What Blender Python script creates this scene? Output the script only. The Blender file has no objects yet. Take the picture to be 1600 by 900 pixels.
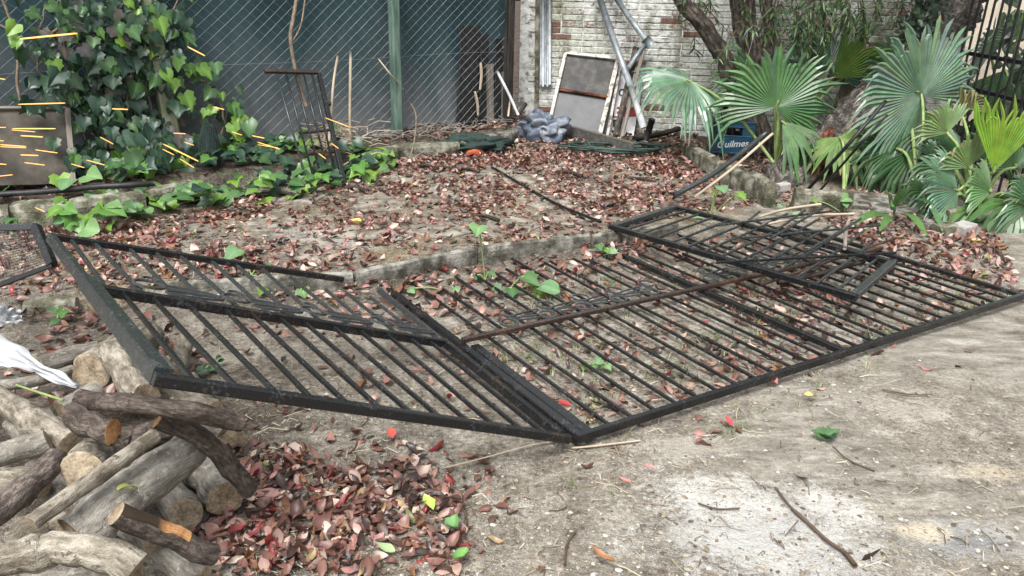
import bpy, math, random
import numpy as np
from mathutils import Vector, Matrix, noise

# ------------------------------------------------------------------ camera, sky, sun, exposure
PITCH, ROLL, FPX, HCAM = math.radians(20.6), math.radians(1.2), 1256.0, 1.6
scene = bpy.context.scene
col = scene.collection
cam_d = bpy.data.cameras.new('camera')
cam_d.sensor_width = 36.0
cam_d.lens = FPX / 1600 * 36
cam_d.clip_start = 0.05
cam_d.clip_end = 500
cam = bpy.data.objects.new('camera', cam_d)
col.objects.link(cam)
R0 = Vector((1, 0, 0))
F0 = Vector((0, math.cos(PITCH), -math.sin(PITCH)))
D0 = Vector((0, -math.sin(PITCH), -math.cos(PITCH)))
CR = math.cos(ROLL) * R0 - math.sin(ROLL) * D0
CD = math.sin(ROLL) * R0 + math.cos(ROLL) * D0
cam.matrix_world = Matrix(((CR.x, -CD.x, -F0.x, 0), (CR.y, -CD.y, -F0.y, 0), (CR.z, -CD.z, -F0.z, HCAM), (0, 0, 0, 1)))
scene.camera = cam

SUN_EL, SUN_AZ = math.radians(58), math.radians(200)   # azimuth clockwise from +Y
world = bpy.data.worlds.new('World')
scene.world = world
world.use_nodes = True
wn = world.node_tree
for n in list(wn.nodes):
    wn.nodes.remove(n)
w_out = wn.nodes.new('ShaderNodeOutputWorld')
w_bg = wn.nodes.new('ShaderNodeBackground')
w_sky = wn.nodes.new('ShaderNodeTexSky')
w_sky.sky_type = 'NISHITA'
w_sky.sun_disc = False
w_sky.sun_elevation = SUN_EL
w_sky.sun_rotation = SUN_AZ
w_sky.air_density = 1.6
w_sky.dust_density = 6.0
w_hs = wn.nodes.new('ShaderNodeHueSaturation')
w_hs.inputs['Saturation'].default_value = 0.22      # high thin overcast
wn.links.new(w_sky.outputs[0], w_hs.inputs['Color'])
wn.links.new(w_hs.outputs[0], w_bg.inputs[0])
w_bg.inputs[1].default_value = 0.12
wn.links.new(w_bg.outputs[0], w_out.inputs[0])
sun_d = bpy.data.lights.new('sun', 'SUN')
sun_d.energy = 1.5
sun_d.angle = math.radians(18)
sun_d.color = (1.0, 0.985, 0.96)
sun = bpy.data.objects.new('sun', sun_d)
col.objects.link(sun)
sdir = Vector((math.sin(SUN_AZ) * math.cos(SUN_EL), math.cos(SUN_AZ) * math.cos(SUN_EL), math.sin(SUN_EL)))
sun.rotation_euler = sdir.to_track_quat('Z', 'Y').to_euler()
vs = scene.view_settings
vs.view_transform = 'Standard'
vs.look = 'None'
vs.exposure = 1.2
vs.gamma = 1.0
vs.use_curve_mapping = False
scene.cycles.max_bounces = 4
scene.cycles.diffuse_bounces = 2
scene.cycles.glossy_bounces = 2
scene.cycles.transmission_bounces = 2

rnd = random.Random(11)
U = rnd.uniform


# ------------------------------------------------------------------ where things stand
def ray(u, v):
    x, y = (u - 800) / FPX, (v - 450) / FPX
    return F0 + CR * x + CD * y


def W(u, v, z=0.0):                       # point of the place seen at a photo pixel, z metres above datum
    r = ray(u, v)
    return Vector((0, 0, HCAM)) + r * ((z - HCAM) / r.z)


def D(u, v, y):                           # the same, y metres into the yard
    r = ray(u, v)
    return Vector((0, 0, HCAM)) + r * (y / r.y)


def depth(p):
    return (p - Vector((0, 0, HCAM))).dot(F0)


def px(n, p):                             # n photo pixels in metres at p
    return n / FPX * depth(p)


def polyline_y(pts):
    xs = [p.x for p in pts]
    ys = [p.y for p in pts]
    return lambda x: float(np.interp(x, xs, ys))


KH = 0.11
KERB = [W(u, v, KH) for u, v in ((-160, 486), (40, 470), (150, 462), (260, 447), (350, 438), (420, 435), (500, 434), (560, 427), (640, 409), (700, 397), (760, 388), (860, 376), (960, 365), (1060, 352))]
kerb_y = polyline_y(KERB)
BED = [W(u, v, KH) for u, v in ((-200, 372), (0, 356), (110, 347), (230, 318), (350, 300), (480, 284), (570, 262), (620, 246), (700, 241), (800, 222), (830, 205))]
bed_y = polyline_y(BED)
BH = 0.14


def sstep(a, b, x):
    t = min(1, max(0, (x - a) / (b - a)))
    return t * t * (3 - 2 * t)


def terrain(x, y):
    fade = 1 - sstep(0.9, 2.2, x)
    h = KH * sstep(0.0, 0.05, y - kerb_y(x) - 0.02) * fade
    dk = kerb_y(x) - y
    if 0 < dk + 0.05 < 0.6:
        h += 0.055 * fade * (1 - sstep(0.0, 0.55, dk)) * (1 - sstep(-0.05, 0.0, -dk - 0.0) * 0) * (0.75 + 0.6 * noise.noise((x * 4, y * 4, 0.5))) * sstep(-0.05, 0.02, dk)
    if y > 6.5:
        h = h + (KH - h) * sstep(6.5, 8.0, y)
    if x < 0.6:
        h += BH * sstep(0.02, 0.10, y - bed_y(x)) * (1 - sstep(0.25, 0.6, x))
    h += 0.012 * noise.noise((x * 1.7, y * 1.7, 3.1)) + 0.005 * noise.noise((x * 7, y * 7, 1.1))
    # soil mound under the wood pile
    r2 = ((x + 1.55) / 0.8) ** 2 + ((y - 2.1) / 0.75) ** 2
    h += 0.10 * math.exp(-r2)
    return h


def T(u, v, dz=0.0):                      # point of the terrain seen at a photo pixel
    z = 0.05
    for _ in range(8):
        p = W(u, v, z)
        z = terrain(p.x, p.y)
    p.z = z + dz
    return p


# ------------------------------------------------------------------ mesh building
class MB:
    def __init__(self):
        self.v, self.f, self.c, self.ax = [], [], [], []

    def add(self, vs_, fs, c=None, ax=None):
        o = len(self.v)
        self.v += [tuple(p) for p in vs_]
        self.f += [tuple(i + o for i in f) for f in fs]
        self.c += [c or (1, 1, 1)] * len(vs_) if not isinstance(c, list) else c
        self.ax += ax if ax else [tuple(p) for p in vs_]
        return self

    def beam(self, p0, p1, w, h, up=(0, 0, 1), ch=0.0, c=None):
        p0, p1 = Vector(p0), Vector(p1)
        d = (p1 - p0).normalized()
        up = Vector(up)
        s = d.cross(up)
        if s.length < 1e-4:
            s = d.cross(Vector((1, 0, 0)))
        s.normalize()
        n = s.cross(d)
        if ch <= 0:
            ring = [(-w / 2, -h / 2), (w / 2, -h / 2), (w / 2, h / 2), (-w / 2, h / 2)]
        else:
            a, b = w / 2, h / 2
            ring = [(-a + ch, -b), (a - ch, -b), (a, -b + ch), (a, b - ch), (a - ch, b), (-a + ch, b), (-a, b - ch), (-a, -b + ch)]
        k = len(ring)
        L = (p1 - p0).length
        vs_ = [p0 + s * a + n * b for a, b in ring] + [p1 + s * a + n * b for a, b in ring]
        ax = [(a, b, 0) for a, b in ring] + [(a, b, L) for a, b in ring]
        fs = [(i, (i + 1) % k, k + (i + 1) % k, k + i) for i in range(k)] + [tuple(range(k))[::-1], tuple(range(k, 2 * k))]
        return self.add(vs_, fs, c, ax)

    def tube(self, path, rad, sides=8, cap=True, rough=0.0, seed=0, c=None):
        path = [Vector(p) for p in path]
        n = len(path)
        if not isinstance(rad, (list, tuple)):
            rad = [rad] * n
        vs_, ax = [], []
        ref = None
        s_acc = 0
        for i, p in enumerate(path):
            d = (path[min(i + 1, n - 1)] - path[max(i - 1, 0)]).normalized()
            if ref is None:
                ref = Vector((0, 0, 1)) if abs(d.z) < 0.9 else Vector((1, 0, 0))
            a = d.cross(ref).normalized()
            b = d.cross(a).normalized()
            ref = a.cross(d) * 1.0
            if ref.length < 1e-5:
                ref = Vector((0, 0, 1))
            if i:
                s_acc += (p - path[i - 1]).length
            for k in range(sides):
                t = 2 * math.pi * k / sides
                r = rad[i]
                if rough:
                    r *= 1 + rough * noise.noise((math.cos(t) * 1.3 + seed * 7.3, math.sin(t) * 1.3, s_acc * 9 + seed))
                    r *= 1 + rough * 0.5 * noise.noise((math.cos(t) * 3.3 + seed * 3.3, math.sin(t) * 3.3, s_acc * 26 + seed))
                vs_.append(p + a * (math.cos(t) * r) + b * (math.sin(t) * r))
                ax.append((math.cos(t) * rad[i], math.sin(t) * rad[i], s_acc + seed * 0.37))
        fs = []
        for i in range(n - 1):
            for k in range(sides):
                k2 = (k + 1) % sides
                fs.append((i * sides + k, i * sides + k2, (i + 1) * sides + k2, (i + 1) * sides + k))
        if cap:
            fs.append(tuple(range(sides)))
            fs.append(tuple(range((n - 1) * sides, n * sides))[::-1])
        return self.add(vs_, fs, c, ax)

    def sheet(self, grid, thick=None, c=None, up=None):
        """grid[i][j] of points; optional thickness along -normal."""
        ni, nj = len(grid), len(grid[0])
        vs_ = [Vector(p) for row in grid for p in row]
        fs = [(i * nj + j, (i + 1) * nj + j, (i + 1) * nj + j + 1, i * nj + j + 1) for i in range(ni - 1) for j in range(nj - 1)]
        if thick:
            nrm = up if up is not None else (Vector(grid[0][-1]) - Vector(grid[0][0])).cross(Vector(grid[-1][0]) - Vector(grid[0][0])).normalized()
            m = len(vs_)
            vs_ = vs_ + [p - nrm * thick for p in vs_]
            fs = fs + [tuple(i + m for i in f)[::-1] for f in fs]
            rim = [i * nj for i in range(ni)] + [(ni - 1) * nj + j for j in range(1, nj)] + [i * nj + nj - 1 for i in range(ni - 2, -1, -1)] + [j for j in range(nj - 2, 0, -1)]
            for a, b in zip(rim, rim[1:] + rim[:1]):
                fs.append((a, a + m, b + m, b)[::-1])
        return self.add(vs_, fs, c)

    def mesh(self, name, org=Vector((0, 0, 0)), smooth=False, mats=()):
        me = bpy.data.meshes.new(name)
        v = np.array(self.v, dtype=np.float64).reshape(-1, 3) - np.array(org)
        me.from_pydata(v.tolist(), [], self.f)
        a = me.attributes.new('axis', 'FLOAT_VECTOR', 'POINT')
        a.data.foreach_set('vector', np.array(self.ax, dtype=np.float32).ravel())
        ca = me.attributes.new('col', 'FLOAT_COLOR', 'POINT')
        cc = np.ones((len(self.v), 4), dtype=np.float32)
        cc[:, :3] = np.array(self.c, dtype=np.float32).reshape(-1, 3)
        ca.data.foreach_set('color', cc.ravel())
        for m in mats:
            me.materials.append(m)
        if smooth:
            me.polygons.foreach_set('use_smooth', [True] * len(me.polygons))
        me.update()
        return me


ORG = {}


def thing(name, label, cat, loc, group=None):
    o = bpy.data.objects.new(name, None)
    o.empty_display_size = 0.1
    o.location = loc
    col.objects.link(o)
    o['label'] = label
    o['category'] = cat
    if group:
        o['group'] = group
    ORG[o.name] = Vector(loc)
    return o


def solo(name, mb, m, label, cat, loc, group=None, smooth=False):   # a thing of one mesh
    o = bpy.data.objects.new(name, mb.mesh(name, Vector(loc), smooth, (m,)))
    o.location = loc
    col.objects.link(o)
    o['label'] = label
    o['category'] = cat
    if group:
        o['group'] = group
    ORG[o.name] = Vector(loc)
    return o


def part(name, mb, m, parent, smooth=False, kind=None, label=None):
    org = ORG[parent.name]
    o = bpy.data.objects.new(name, mb.mesh(name, org, smooth, (m,)))
    o.parent = parent
    col.objects.link(o)
    ORG[o.name] = org
    if kind:
        o['kind'] = kind
    if label:
        o['label'] = label
    return o


def inst(name, me, parent, mw, kind=None):            # a piece that shares its mesh; mw = world matrix
    o = bpy.data.objects.new(name, me)
    col.objects.link(o)
    if parent:
        o.parent = parent
        mw = Matrix.Translation(-ORG[parent.name]) @ mw
    o.matrix_local = mw
    return o


def structure(name, mb, m, smooth=False, kind='structure', loc=(0, 0, 0)):
    o = bpy.data.objects.new(name, mb.mesh(name, Vector(loc), smooth, (m,)))
    o.location = loc
    col.objects.link(o)
    o['kind'] = kind
    ORG[o.name] = Vector(loc)
    return o


def catmull(pts, n=6):
    pts = [Vector(p) for p in pts]
    if len(pts) < 3:
        return [pts[0].lerp(pts[-1], i / n) for i in range(n + 1)]
    P = [pts[0] * 2 - pts[1]] + pts + [pts[-1] * 2 - pts[-2]]
    out = []
    for i in range(1, len(P) - 2):
        for k in range(n):
            t = k / n
            a, b, c, d = P[i - 1], P[i], P[i + 1], P[i + 2]
            out.append(0.5 * ((2 * b) + (c - a) * t + (2 * a - 5 * b + 4 * c - d) * t * t + (3 * b - a - 3 * c + d) * t ** 3))
    out.append(pts[-1])
    return out


def frame(x, y, z, loc):
    m = Matrix((x, y, z)).transposed().to_4x4()
    m.translation = loc
    return m


def basis(d, up):
    """right-handed frame with Y along d and Z near up."""
    y = Vector(d).normalized()
    x = y.cross(Vector(up)).normalized()
    return x, y, x.cross(y)


# ------------------------------------------------------------------ materials
def newmat(name, rough=0.7, spec=0.35):
    m = bpy.data.materials.new(name)
    m.use_nodes = True
    nt = m.node_tree
    b = nt.nodes['Principled BSDF']
    b.inputs['Roughness'].default_value = rough
    b.inputs['Specular IOR Level'].default_value = spec
    return m, nt, b


def nd(nt, kind, **kw):
    n = nt.nodes.new(kind)
    for k, v in kw.items():
        if k in n.inputs:
            n.inputs[k].default_value = v
        else:
            setattr(n, k, v)
    return n


def ramp(nt, fac, stops, interp='LINEAR'):
    r = nt.nodes.new('ShaderNodeValToRGB')
    r.color_ramp.interpolation = interp
    e = r.color_ramp.elements
    while len(e) < len(stops):
        e.new(0.5)
    for i, (p, c) in enumerate(stops):
        e[i].position = p
        e[i].color = (*c, 1) if len(c) == 3 else c
    nt.links.new(fac, r.inputs[0])
    return r.outputs[0]


def mix(nt, fac, a, b, mode='MIX'):
    m = nt.nodes.new('ShaderNodeMix')
    m.data_type = 'RGBA'
    m.blend_type = mode
    for sock, val in ((0, fac), (6, a), (7, b)):
        if hasattr(val, 'is_output') or isinstance(val, bpy.types.NodeSocket):
            nt.links.new(val, m.inputs[sock])
        else:
            m.inputs[sock].default_value = val if sock == 0 else (*val, 1)
    return m.outputs[2]


def mth(nt, op, a, b=None, clamp=False):
    m = nt.nodes.new('ShaderNodeMath')
    m.operation = op
    m.use_clamp = clamp
    for i, val in enumerate((a, b)):
        if val is None:
            continue
        if isinstance(val, bpy.types.NodeSocket):
            nt.links.new(val, m.inputs[i])
        else:
            m.inputs[i].default_value = val
    return m.outputs[0]


def noise_tex(nt, vec, scale, detail=6, rough=0.6, dist=0.0):
    n = nt.nodes.new('ShaderNodeTexNoise')
    n.inputs['Scale'].default_value = scale
    n.inputs['Detail'].default_value = detail
    n.inputs['Roughness'].default_value = rough
    n.inputs['Distortion'].default_value = dist
    if vec is not None:
        nt.links.new(vec, n.inputs['Vector'])
    return n.outputs['Fac']


def vec_of(nt, how, stretch=None):
    if how == 'axis':
        a = nt.nodes.new('ShaderNodeAttribute')
        a.attribute_name = 'axis'
        o = a.outputs['Vector']
    elif how == 'pos':
        o = nt.nodes.new('ShaderNodeNewGeometry').outputs['Position']
    else:                                   # object space, shifted per object
        tc = nt.nodes.new('ShaderNodeTexCoord').outputs['Object']
        inf = nt.nodes.new('ShaderNodeObjectInfo')
        v = nt.nodes.new('ShaderNodeVectorMath')
        v.operation = 'ADD'
        s = mth(nt, 'MULTIPLY', inf.outputs['Random'], 37.0)
        cmb = nt.nodes.new('ShaderNodeCombineXYZ')
        for i in range(3):
            nt.links.new(s, cmb.inputs[i])
        nt.links.new(tc, v.inputs[0])
        nt.links.new(cmb.outputs[0], v.inputs[1])
        o = v.outputs[0]
    if stretch:
        mp = nt.nodes.new('ShaderNodeMapping')
        mp.inputs['Scale'].default_value = stretch
        nt.links.new(o, mp.inputs['Vector'])
        o = mp.outputs[0]
    return o


def bump(nt, b, h, strength=0.5, dist=0.01):
    n = nt.nodes.new('ShaderNodeBump')
    n.inputs['Strength'].default_value = strength
    n.inputs['Distance'].default_value = dist
    nt.links.new(h, n.inputs['Height'])
    nt.links.new(n.outputs[0], b.inputs['Normal'])


def simple(name, stops, scale, rough=0.7, spec=0.35, how='obj', stretch=None, bs=0.4, bd=0.004, detail=4, fine=None, metal=0.0, dist=0.0):
    m, nt, b = newmat(name, rough, spec)
    v = vec_of(nt, how, stretch)
    n = noise_tex(nt, v, scale, detail, 0.62, dist)
    nt.links.new(ramp(nt, n, stops), b.inputs['Base Color'])
    b.inputs['Metallic'].default_value = metal
    h = n
    if fine:
        h = mth(nt, 'ADD', n, noise_tex(nt, v, fine, 2, 0.6))
    if bs:
        bump(nt, b, h, bs, bd)
    return m


def leafmat(name, stops=None, rough=0.45, trans=0.25, attr=True, scale=30, under=1.25, spec=0.4):
    """leaf: own colour from the mesh ('col') varied by noise, paler underside, some light passing through."""
    m, nt, b = newmat(name, rough, spec)
    v = vec_of(nt, 'axis' if attr else 'obj')
    n = noise_tex(nt, v, scale, 3, 0.6)
    if attr:
        a = nt.nodes.new('ShaderNodeAttribute')
        a.attribute_name = 'col'
        c = mix(nt, 1.0, a.outputs['Color'], ramp(nt, n, [(0.25, (0.6, 0.6, 0.6)), (0.55, (1, 1, 1)), (0.8, (1.3, 1.25, 1.15))]), 'MULTIPLY')
    else:
        c = ramp(nt, n, stops)
    geo = nt.nodes.new('ShaderNodeNewGeometry')
    c2 = mix(nt, 1.0, c, (under, under, under), 'MULTIPLY')
    c = mix(nt, geo.outputs['Backfacing'], c, c2)
    nt.links.new(c, b.inputs['Base Color'])
    bump(nt, b, n, 0.25, 0.003)
    if trans:
        t = nt.nodes.new('ShaderNodeBsdfTranslucent')
        nt.links.new(c, t.inputs['Color'])
        mx = nt.nodes.new('ShaderNodeMixShader')
        mx.inputs[0].default_value = trans
        nt.links.new(b.outputs[0], mx.inputs[1])
        nt.links.new(t.outputs[0], mx.inputs[2])
        nt.links.new(mx.outputs[0], nt.nodes['Material Output'].inputs['Surface'])
    return m


M = {}
# painted iron: black paint, rust in places; grey mottling is wear plus painted sky highlights
def ironmat(name, black, grey, rust, rl, rough=0.42):
    m, nt, b = newmat(name, rough, 0.42)
    v = vec_of(nt, 'pos')
    n = noise_tex(nt, v, 14, 3, 0.7)
    n2 = noise_tex(nt, v, 90, 3, 0.7)
    n3 = noise_tex(nt, v, 3.3, 5, 0.7)
    c = ramp(nt, mth(nt, 'ADD', mth(nt, 'MULTIPLY', n, 0.5), mth(nt, 'MULTIPLY', n2, 0.5)), [(0.40, black), (0.56, black), (0.72, grey)])
    c = mix(nt, ramp(nt, mth(nt, 'ADD', mth(nt, 'MULTIPLY', n3, 0.7), mth(nt, 'MULTIPLY', n2, 0.3)), [(rl, (0, 0, 0)), (rl + 0.1, (1, 1, 1))]), c, rust)
    nt.links.new(c, b.inputs['Base Color'])
    nt.links.new(ramp(nt, n2, [(0.35, (0.18,) * 3), (0.65, (0.38,) * 3)]), b.inputs['Roughness'])
    bump(nt, b, n2, 0.18, 0.0015)
    return m


M['iron'] = ironmat('black_painted_iron', (0.008, 0.0085, 0.009), (0.085, 0.09, 0.094), (0.045, 0.03, 0.023), 0.56)
M['iron_grey'] = ironmat('worn_glint_grey_iron', (0.026, 0.030, 0.031), (0.15, 0.155, 0.15), (0.06, 0.042, 0.032), 0.58)
M['iron_rust'] = ironmat('rusted_iron', (0.028, 0.02, 0.017), (0.10, 0.08, 0.07), (0.075, 0.04, 0.027), 0.50, 0.6)
M['ring_iron'] = ironmat('scroll_iron', (0.05, 0.053, 0.055), (0.13, 0.135, 0.135), (0.08, 0.055, 0.042), 0.60)
M['fence_iron'] = simple('fence_iron', [(0.3, (0.006, 0.006, 0.008)), (0.8, (0.02, 0.02, 0.024))], 20, 0.45)
M['galv'] = simple('galvanised_pipe', [(0.35, (0.13, 0.155, 0.17)), (0.65, (0.26, 0.285, 0.30))], 14, 0.45, 0.5, bs=0.15, metal=0.25)
M['white_pipe'] = simple('white_pipe', [(0.35, (0.30, 0.315, 0.325)), (0.65, (0.45, 0.46, 0.47))], 12, 0.4, bs=0.1)
M['wire'] = simple('fence_wire', [(0.3, (0.10, 0.11, 0.11)), (0.7, (0.22, 0.235, 0.235))], 8, 0.5, metal=0.2, bs=0)
M['green_post'] = simple('green_painted_post', [(0.35, (0.045, 0.085, 0.066)), (0.5, (0.085, 0.14, 0.112)), (0.65, (0.14, 0.195, 0.16))], 5, 0.6, stretch=(3, 3, 0.6), bs=0.3)
M['moss_post'] = simple('mossy_grey_post', [(0.3, (0.08, 0.11, 0.05)), (0.5, (0.17, 0.19, 0.12)), (0.7, (0.28, 0.29, 0.22))], 7, 0.8)
M['concrete'] = simple('old_concrete', [(0.38, (0.05, 0.047, 0.038)), (0.5, (0.12, 0.115, 0.097)), (0.63, (0.25, 0.242, 0.215))], 11, 0.9, 0.2, 'pos', bs=0.8, bd=0.008, fine=90)
M['moss_concrete'] = simple('mossy_concrete', [(0.36, (0.045, 0.046, 0.03)), (0.5, (0.115, 0.112, 0.08)), (0.63, (0.26, 0.25, 0.21))], 10, 0.92, 0.2, 'pos', bs=0.9, bd=0.01, fine=70)
M['slab'] = simple('paving_slab', [(0.36, (0.085, 0.075, 0.06)), (0.5, (0.165, 0.148, 0.12)), (0.62, (0.27, 0.25, 0.21))], 9, 0.9, 0.2, 'pos', bs=0.6, bd=0.006, fine=120)
M['grey_stone'] = simple('grey_brick_stone', [(0.3, (0.20, 0.19, 0.18)), (0.7, (0.38, 0.36, 0.34))], 16, 0.9, 0.2, bs=0.7, bd=0.006, fine=80)
M['soil'] = simple('dark_soil', [(0.3, (0.035, 0.026, 0.02)), (0.7, (0.11, 0.085, 0.065))], 30, 1.0, 0.1, 'pos', bs=1.0, bd=0.02, fine=120)
M['black_hose'] = simple('black_hose', [(0.3, (0.008, 0.008, 0.009)), (0.7, (0.03, 0.03, 0.032))], 20, 0.5)
M['green_hose'] = simple('green_hose', [(0.35, (0.008, 0.022, 0.018)), (0.65, (0.022, 0.048, 0.038))], 20, 0.45, bs=0.1)
M['dry_wood'] = simple('dry_pale_wood', [(0.3, (0.26, 0.21, 0.15)), (0.7, (0.46, 0.40, 0.31))], 30, 0.8, 0.2, 'axis', (1, 1, 0.12), bs=0.5)
M['grey_wood'] = simple('weathered_grey_wood', [(0.3, (0.12, 0.105, 0.09)), (0.7, (0.28, 0.255, 0.22))], 40, 0.85, 0.2, 'axis', (1, 1, 0.08), bs=0.6)
M['dark_wood'] = simple('dark_wet_wood', [(0.35, (0.010, 0.009, 0.008)), (0.65, (0.045, 0.038, 0.033))], 40, 0.85, 0.2, 'axis', (1, 1, 0.1), bs=0.6)
M['twig'] = simple('twig_bark', [(0.3, (0.045, 0.03, 0.022)), (0.7, (0.13, 0.09, 0.065))], 60, 0.85, 0.2, 'axis', (1, 1, 0.3), bs=0.5)
M['cloth'] = simple('white_plastic_cloth', [(0.3, (0.33, 0.345, 0.36)), (0.7, (0.42, 0.43, 0.44))], 8, 0.6, bs=0.2)
M['tarp'] = simple('blue_grey_tarp', [(0.35, (0.045, 0.058, 0.085)), (0.5, (0.085, 0.105, 0.145)), (0.62, (0.21, 0.225, 0.25))], 4, 0.5, dist=0.6, bs=0.3)
M['petiole'] = simple('leaf_stalk', [(0.3, (0.13, 0.20, 0.06)), (0.7, (0.26, 0.33, 0.13))], 14, 0.5, bs=0.15)
M['stem'] = simple('vine_stem', [(0.3, (0.10, 0.07, 0.05)), (0.7, (0.26, 0.21, 0.16))], 30, 0.85, bs=0.4)


def barkmat(name, dark, mid, light, scale=75, stretch=(1, 1, 0.22), bs=0.9, patch=None):
    m, nt, b = newmat(name, 0.85, 0.2)
    v = vec_of(nt, 'axis', stretch)
    n = noise_tex(nt, v, scale, 4, 0.7, 0.3)
    v2 = vec_of(nt, 'axis')
    big = noise_tex(nt, v2, 17, 4, 0.7)
    c = ramp(nt, mth(nt, 'ADD', mth(nt, 'MULTIPLY', n, 0.55), mth(nt, 'MULTIPLY', big, 0.45)), [(0.41, dark), (0.5, mid), (0.585, light)])
    if patch:
        c = mix(nt, ramp(nt, noise_tex(nt, v2, 42, 6, 0.75), [(0.57, (0, 0, 0)), (0.62, (1, 1, 1))]), c, patch)
    inf = nt.nodes.new('ShaderNodeObjectInfo')
    c = mix(nt, 1.0, c, ramp(nt, inf.outputs['Random'], [(0, (0.78, 0.76, 0.74)), (1, (1.2, 1.2, 1.2))]), 'MULTIPLY')
    nt.links.new(c, b.inputs['Base Color'])
    fine = noise_tex(nt, v2, 260, 1, 0.6)
    bump(nt, b, mth(nt, 'ADD', n, mth(nt, 'MULTIPLY', fine, 0.4)), bs, 0.010)
    return m


M['bark_grey'] = barkmat('smooth_grey_bark', (0.115, 0.105, 0.089), (0.19, 0.176, 0.152), (0.265, 0.25, 0.22), patch=(0.34, 0.32, 0.285))
M['bark_pale'] = barkmat('pale_tan_bark', (0.10, 0.086, 0.066), (0.195, 0.173, 0.138), (0.31, 0.285, 0.238), 60, patch=(0.085, 0.07, 0.053))
M['bark_dark'] = barkmat('rough_dark_bark', (0.042, 0.034, 0.029), (0.088, 0.07, 0.06), (0.165, 0.14, 0.122), 110, (1, 1, 0.35), 1.0)
M['bark_tree'] = barkmat('ridged_tree_bark', (0.028, 0.022, 0.019), (0.075, 0.062, 0.053), (0.18, 0.155, 0.137), 42, (1, 1, 0.14), 1.0)
M['bark_palm'] = barkmat('fibrous_palm_bark', (0.026, 0.023, 0.021), (0.075, 0.067, 0.06), (0.21, 0.195, 0.175), 34, (1, 1, 0.45), 1.0)
M['bark_rot'] = simple('rotten_red_wood', [(0.38, (0.02, 0.010, 0.008)), (0.5, (0.075, 0.032, 0.02)), (0.62, (0.17, 0.075, 0.045))], 24, 0.95, 0.1, 'axis', (1, 1, 0.3), bs=1.0, bd=0.02)


def cutmat(name, a, b_, c_):
    m, nt, b = newmat(name, 0.8, 0.2)
    v = vec_of(nt, 'axis')
    ln = nt.nodes.new('ShaderNodeVectorMath')
    ln.operation = 'LENGTH'
    nt.links.new(v, ln.inputs[0])
    w = mth(nt, 'SINE', mth(nt, 'MULTIPLY', mth(nt, 'ADD', ln.outputs['Value'], mth(nt, 'MULTIPLY', noise_tex(nt, v, 40, 4), 0.012)), 900))
    n = mth(nt, 'ADD', mth(nt, 'MULTIPLY', noise_tex(nt, v, 130, 3, 0.7), 0.5), mth(nt, 'MULTIPLY', noise_tex(nt, v, 22, 2, 0.6), 0.5))
    c = ramp(nt, mth(nt, 'ADD', n, mth(nt, 'MULTIPLY', w, 0.035)), [(0.38, a), (0.5, b_), (0.62, c_)])
    nv = nt.nodes.new('ShaderNodeVectorMath')
    nv.operation = 'NORMALIZE'
    nt.links.new(v, nv.inputs[0])
    ck = ramp(nt, noise_tex(nt, nv.outputs[0], 5, 2, 0.6), [(0.34, (1,) * 3), (0.39, (0,) * 3)])
    c = mix(nt, ck, c, (0.04, 0.028, 0.018))
    nt.links.new(c, b.inputs['Base Color'])
    bump(nt, b, n, 0.6, 0.004)
    return m


M['cut_pale'] = cutmat('sawn_pale_wood', (0.13, 0.10, 0.066), (0.25, 0.2, 0.14), (0.36, 0.30, 0.22))
M['cut_orange'] = cutmat('sawn_orange_wood', (0.26, 0.11, 0.04), (0.40, 0.2, 0.085), (0.5, 0.3, 0.15))
M['cut_brown'] = cutmat('sawn_brown_wood', (0.10, 0.07, 0.045), (0.20, 0.15, 0.10), (0.32, 0.26, 0.19))

M['litter'] = leafmat('dry_leaf', rough=0.36, trans=0.12, scale=45, under=1.2, spec=0.5)
M['green'] = leafmat('green_leaf', rough=0.36, trans=0.28, scale=35, under=1.15, spec=0.5)
M['palm'] = leafmat('fan_palm_leaf', rough=0.33, trans=0.22, scale=9, under=1.1, spec=0.55)

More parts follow.
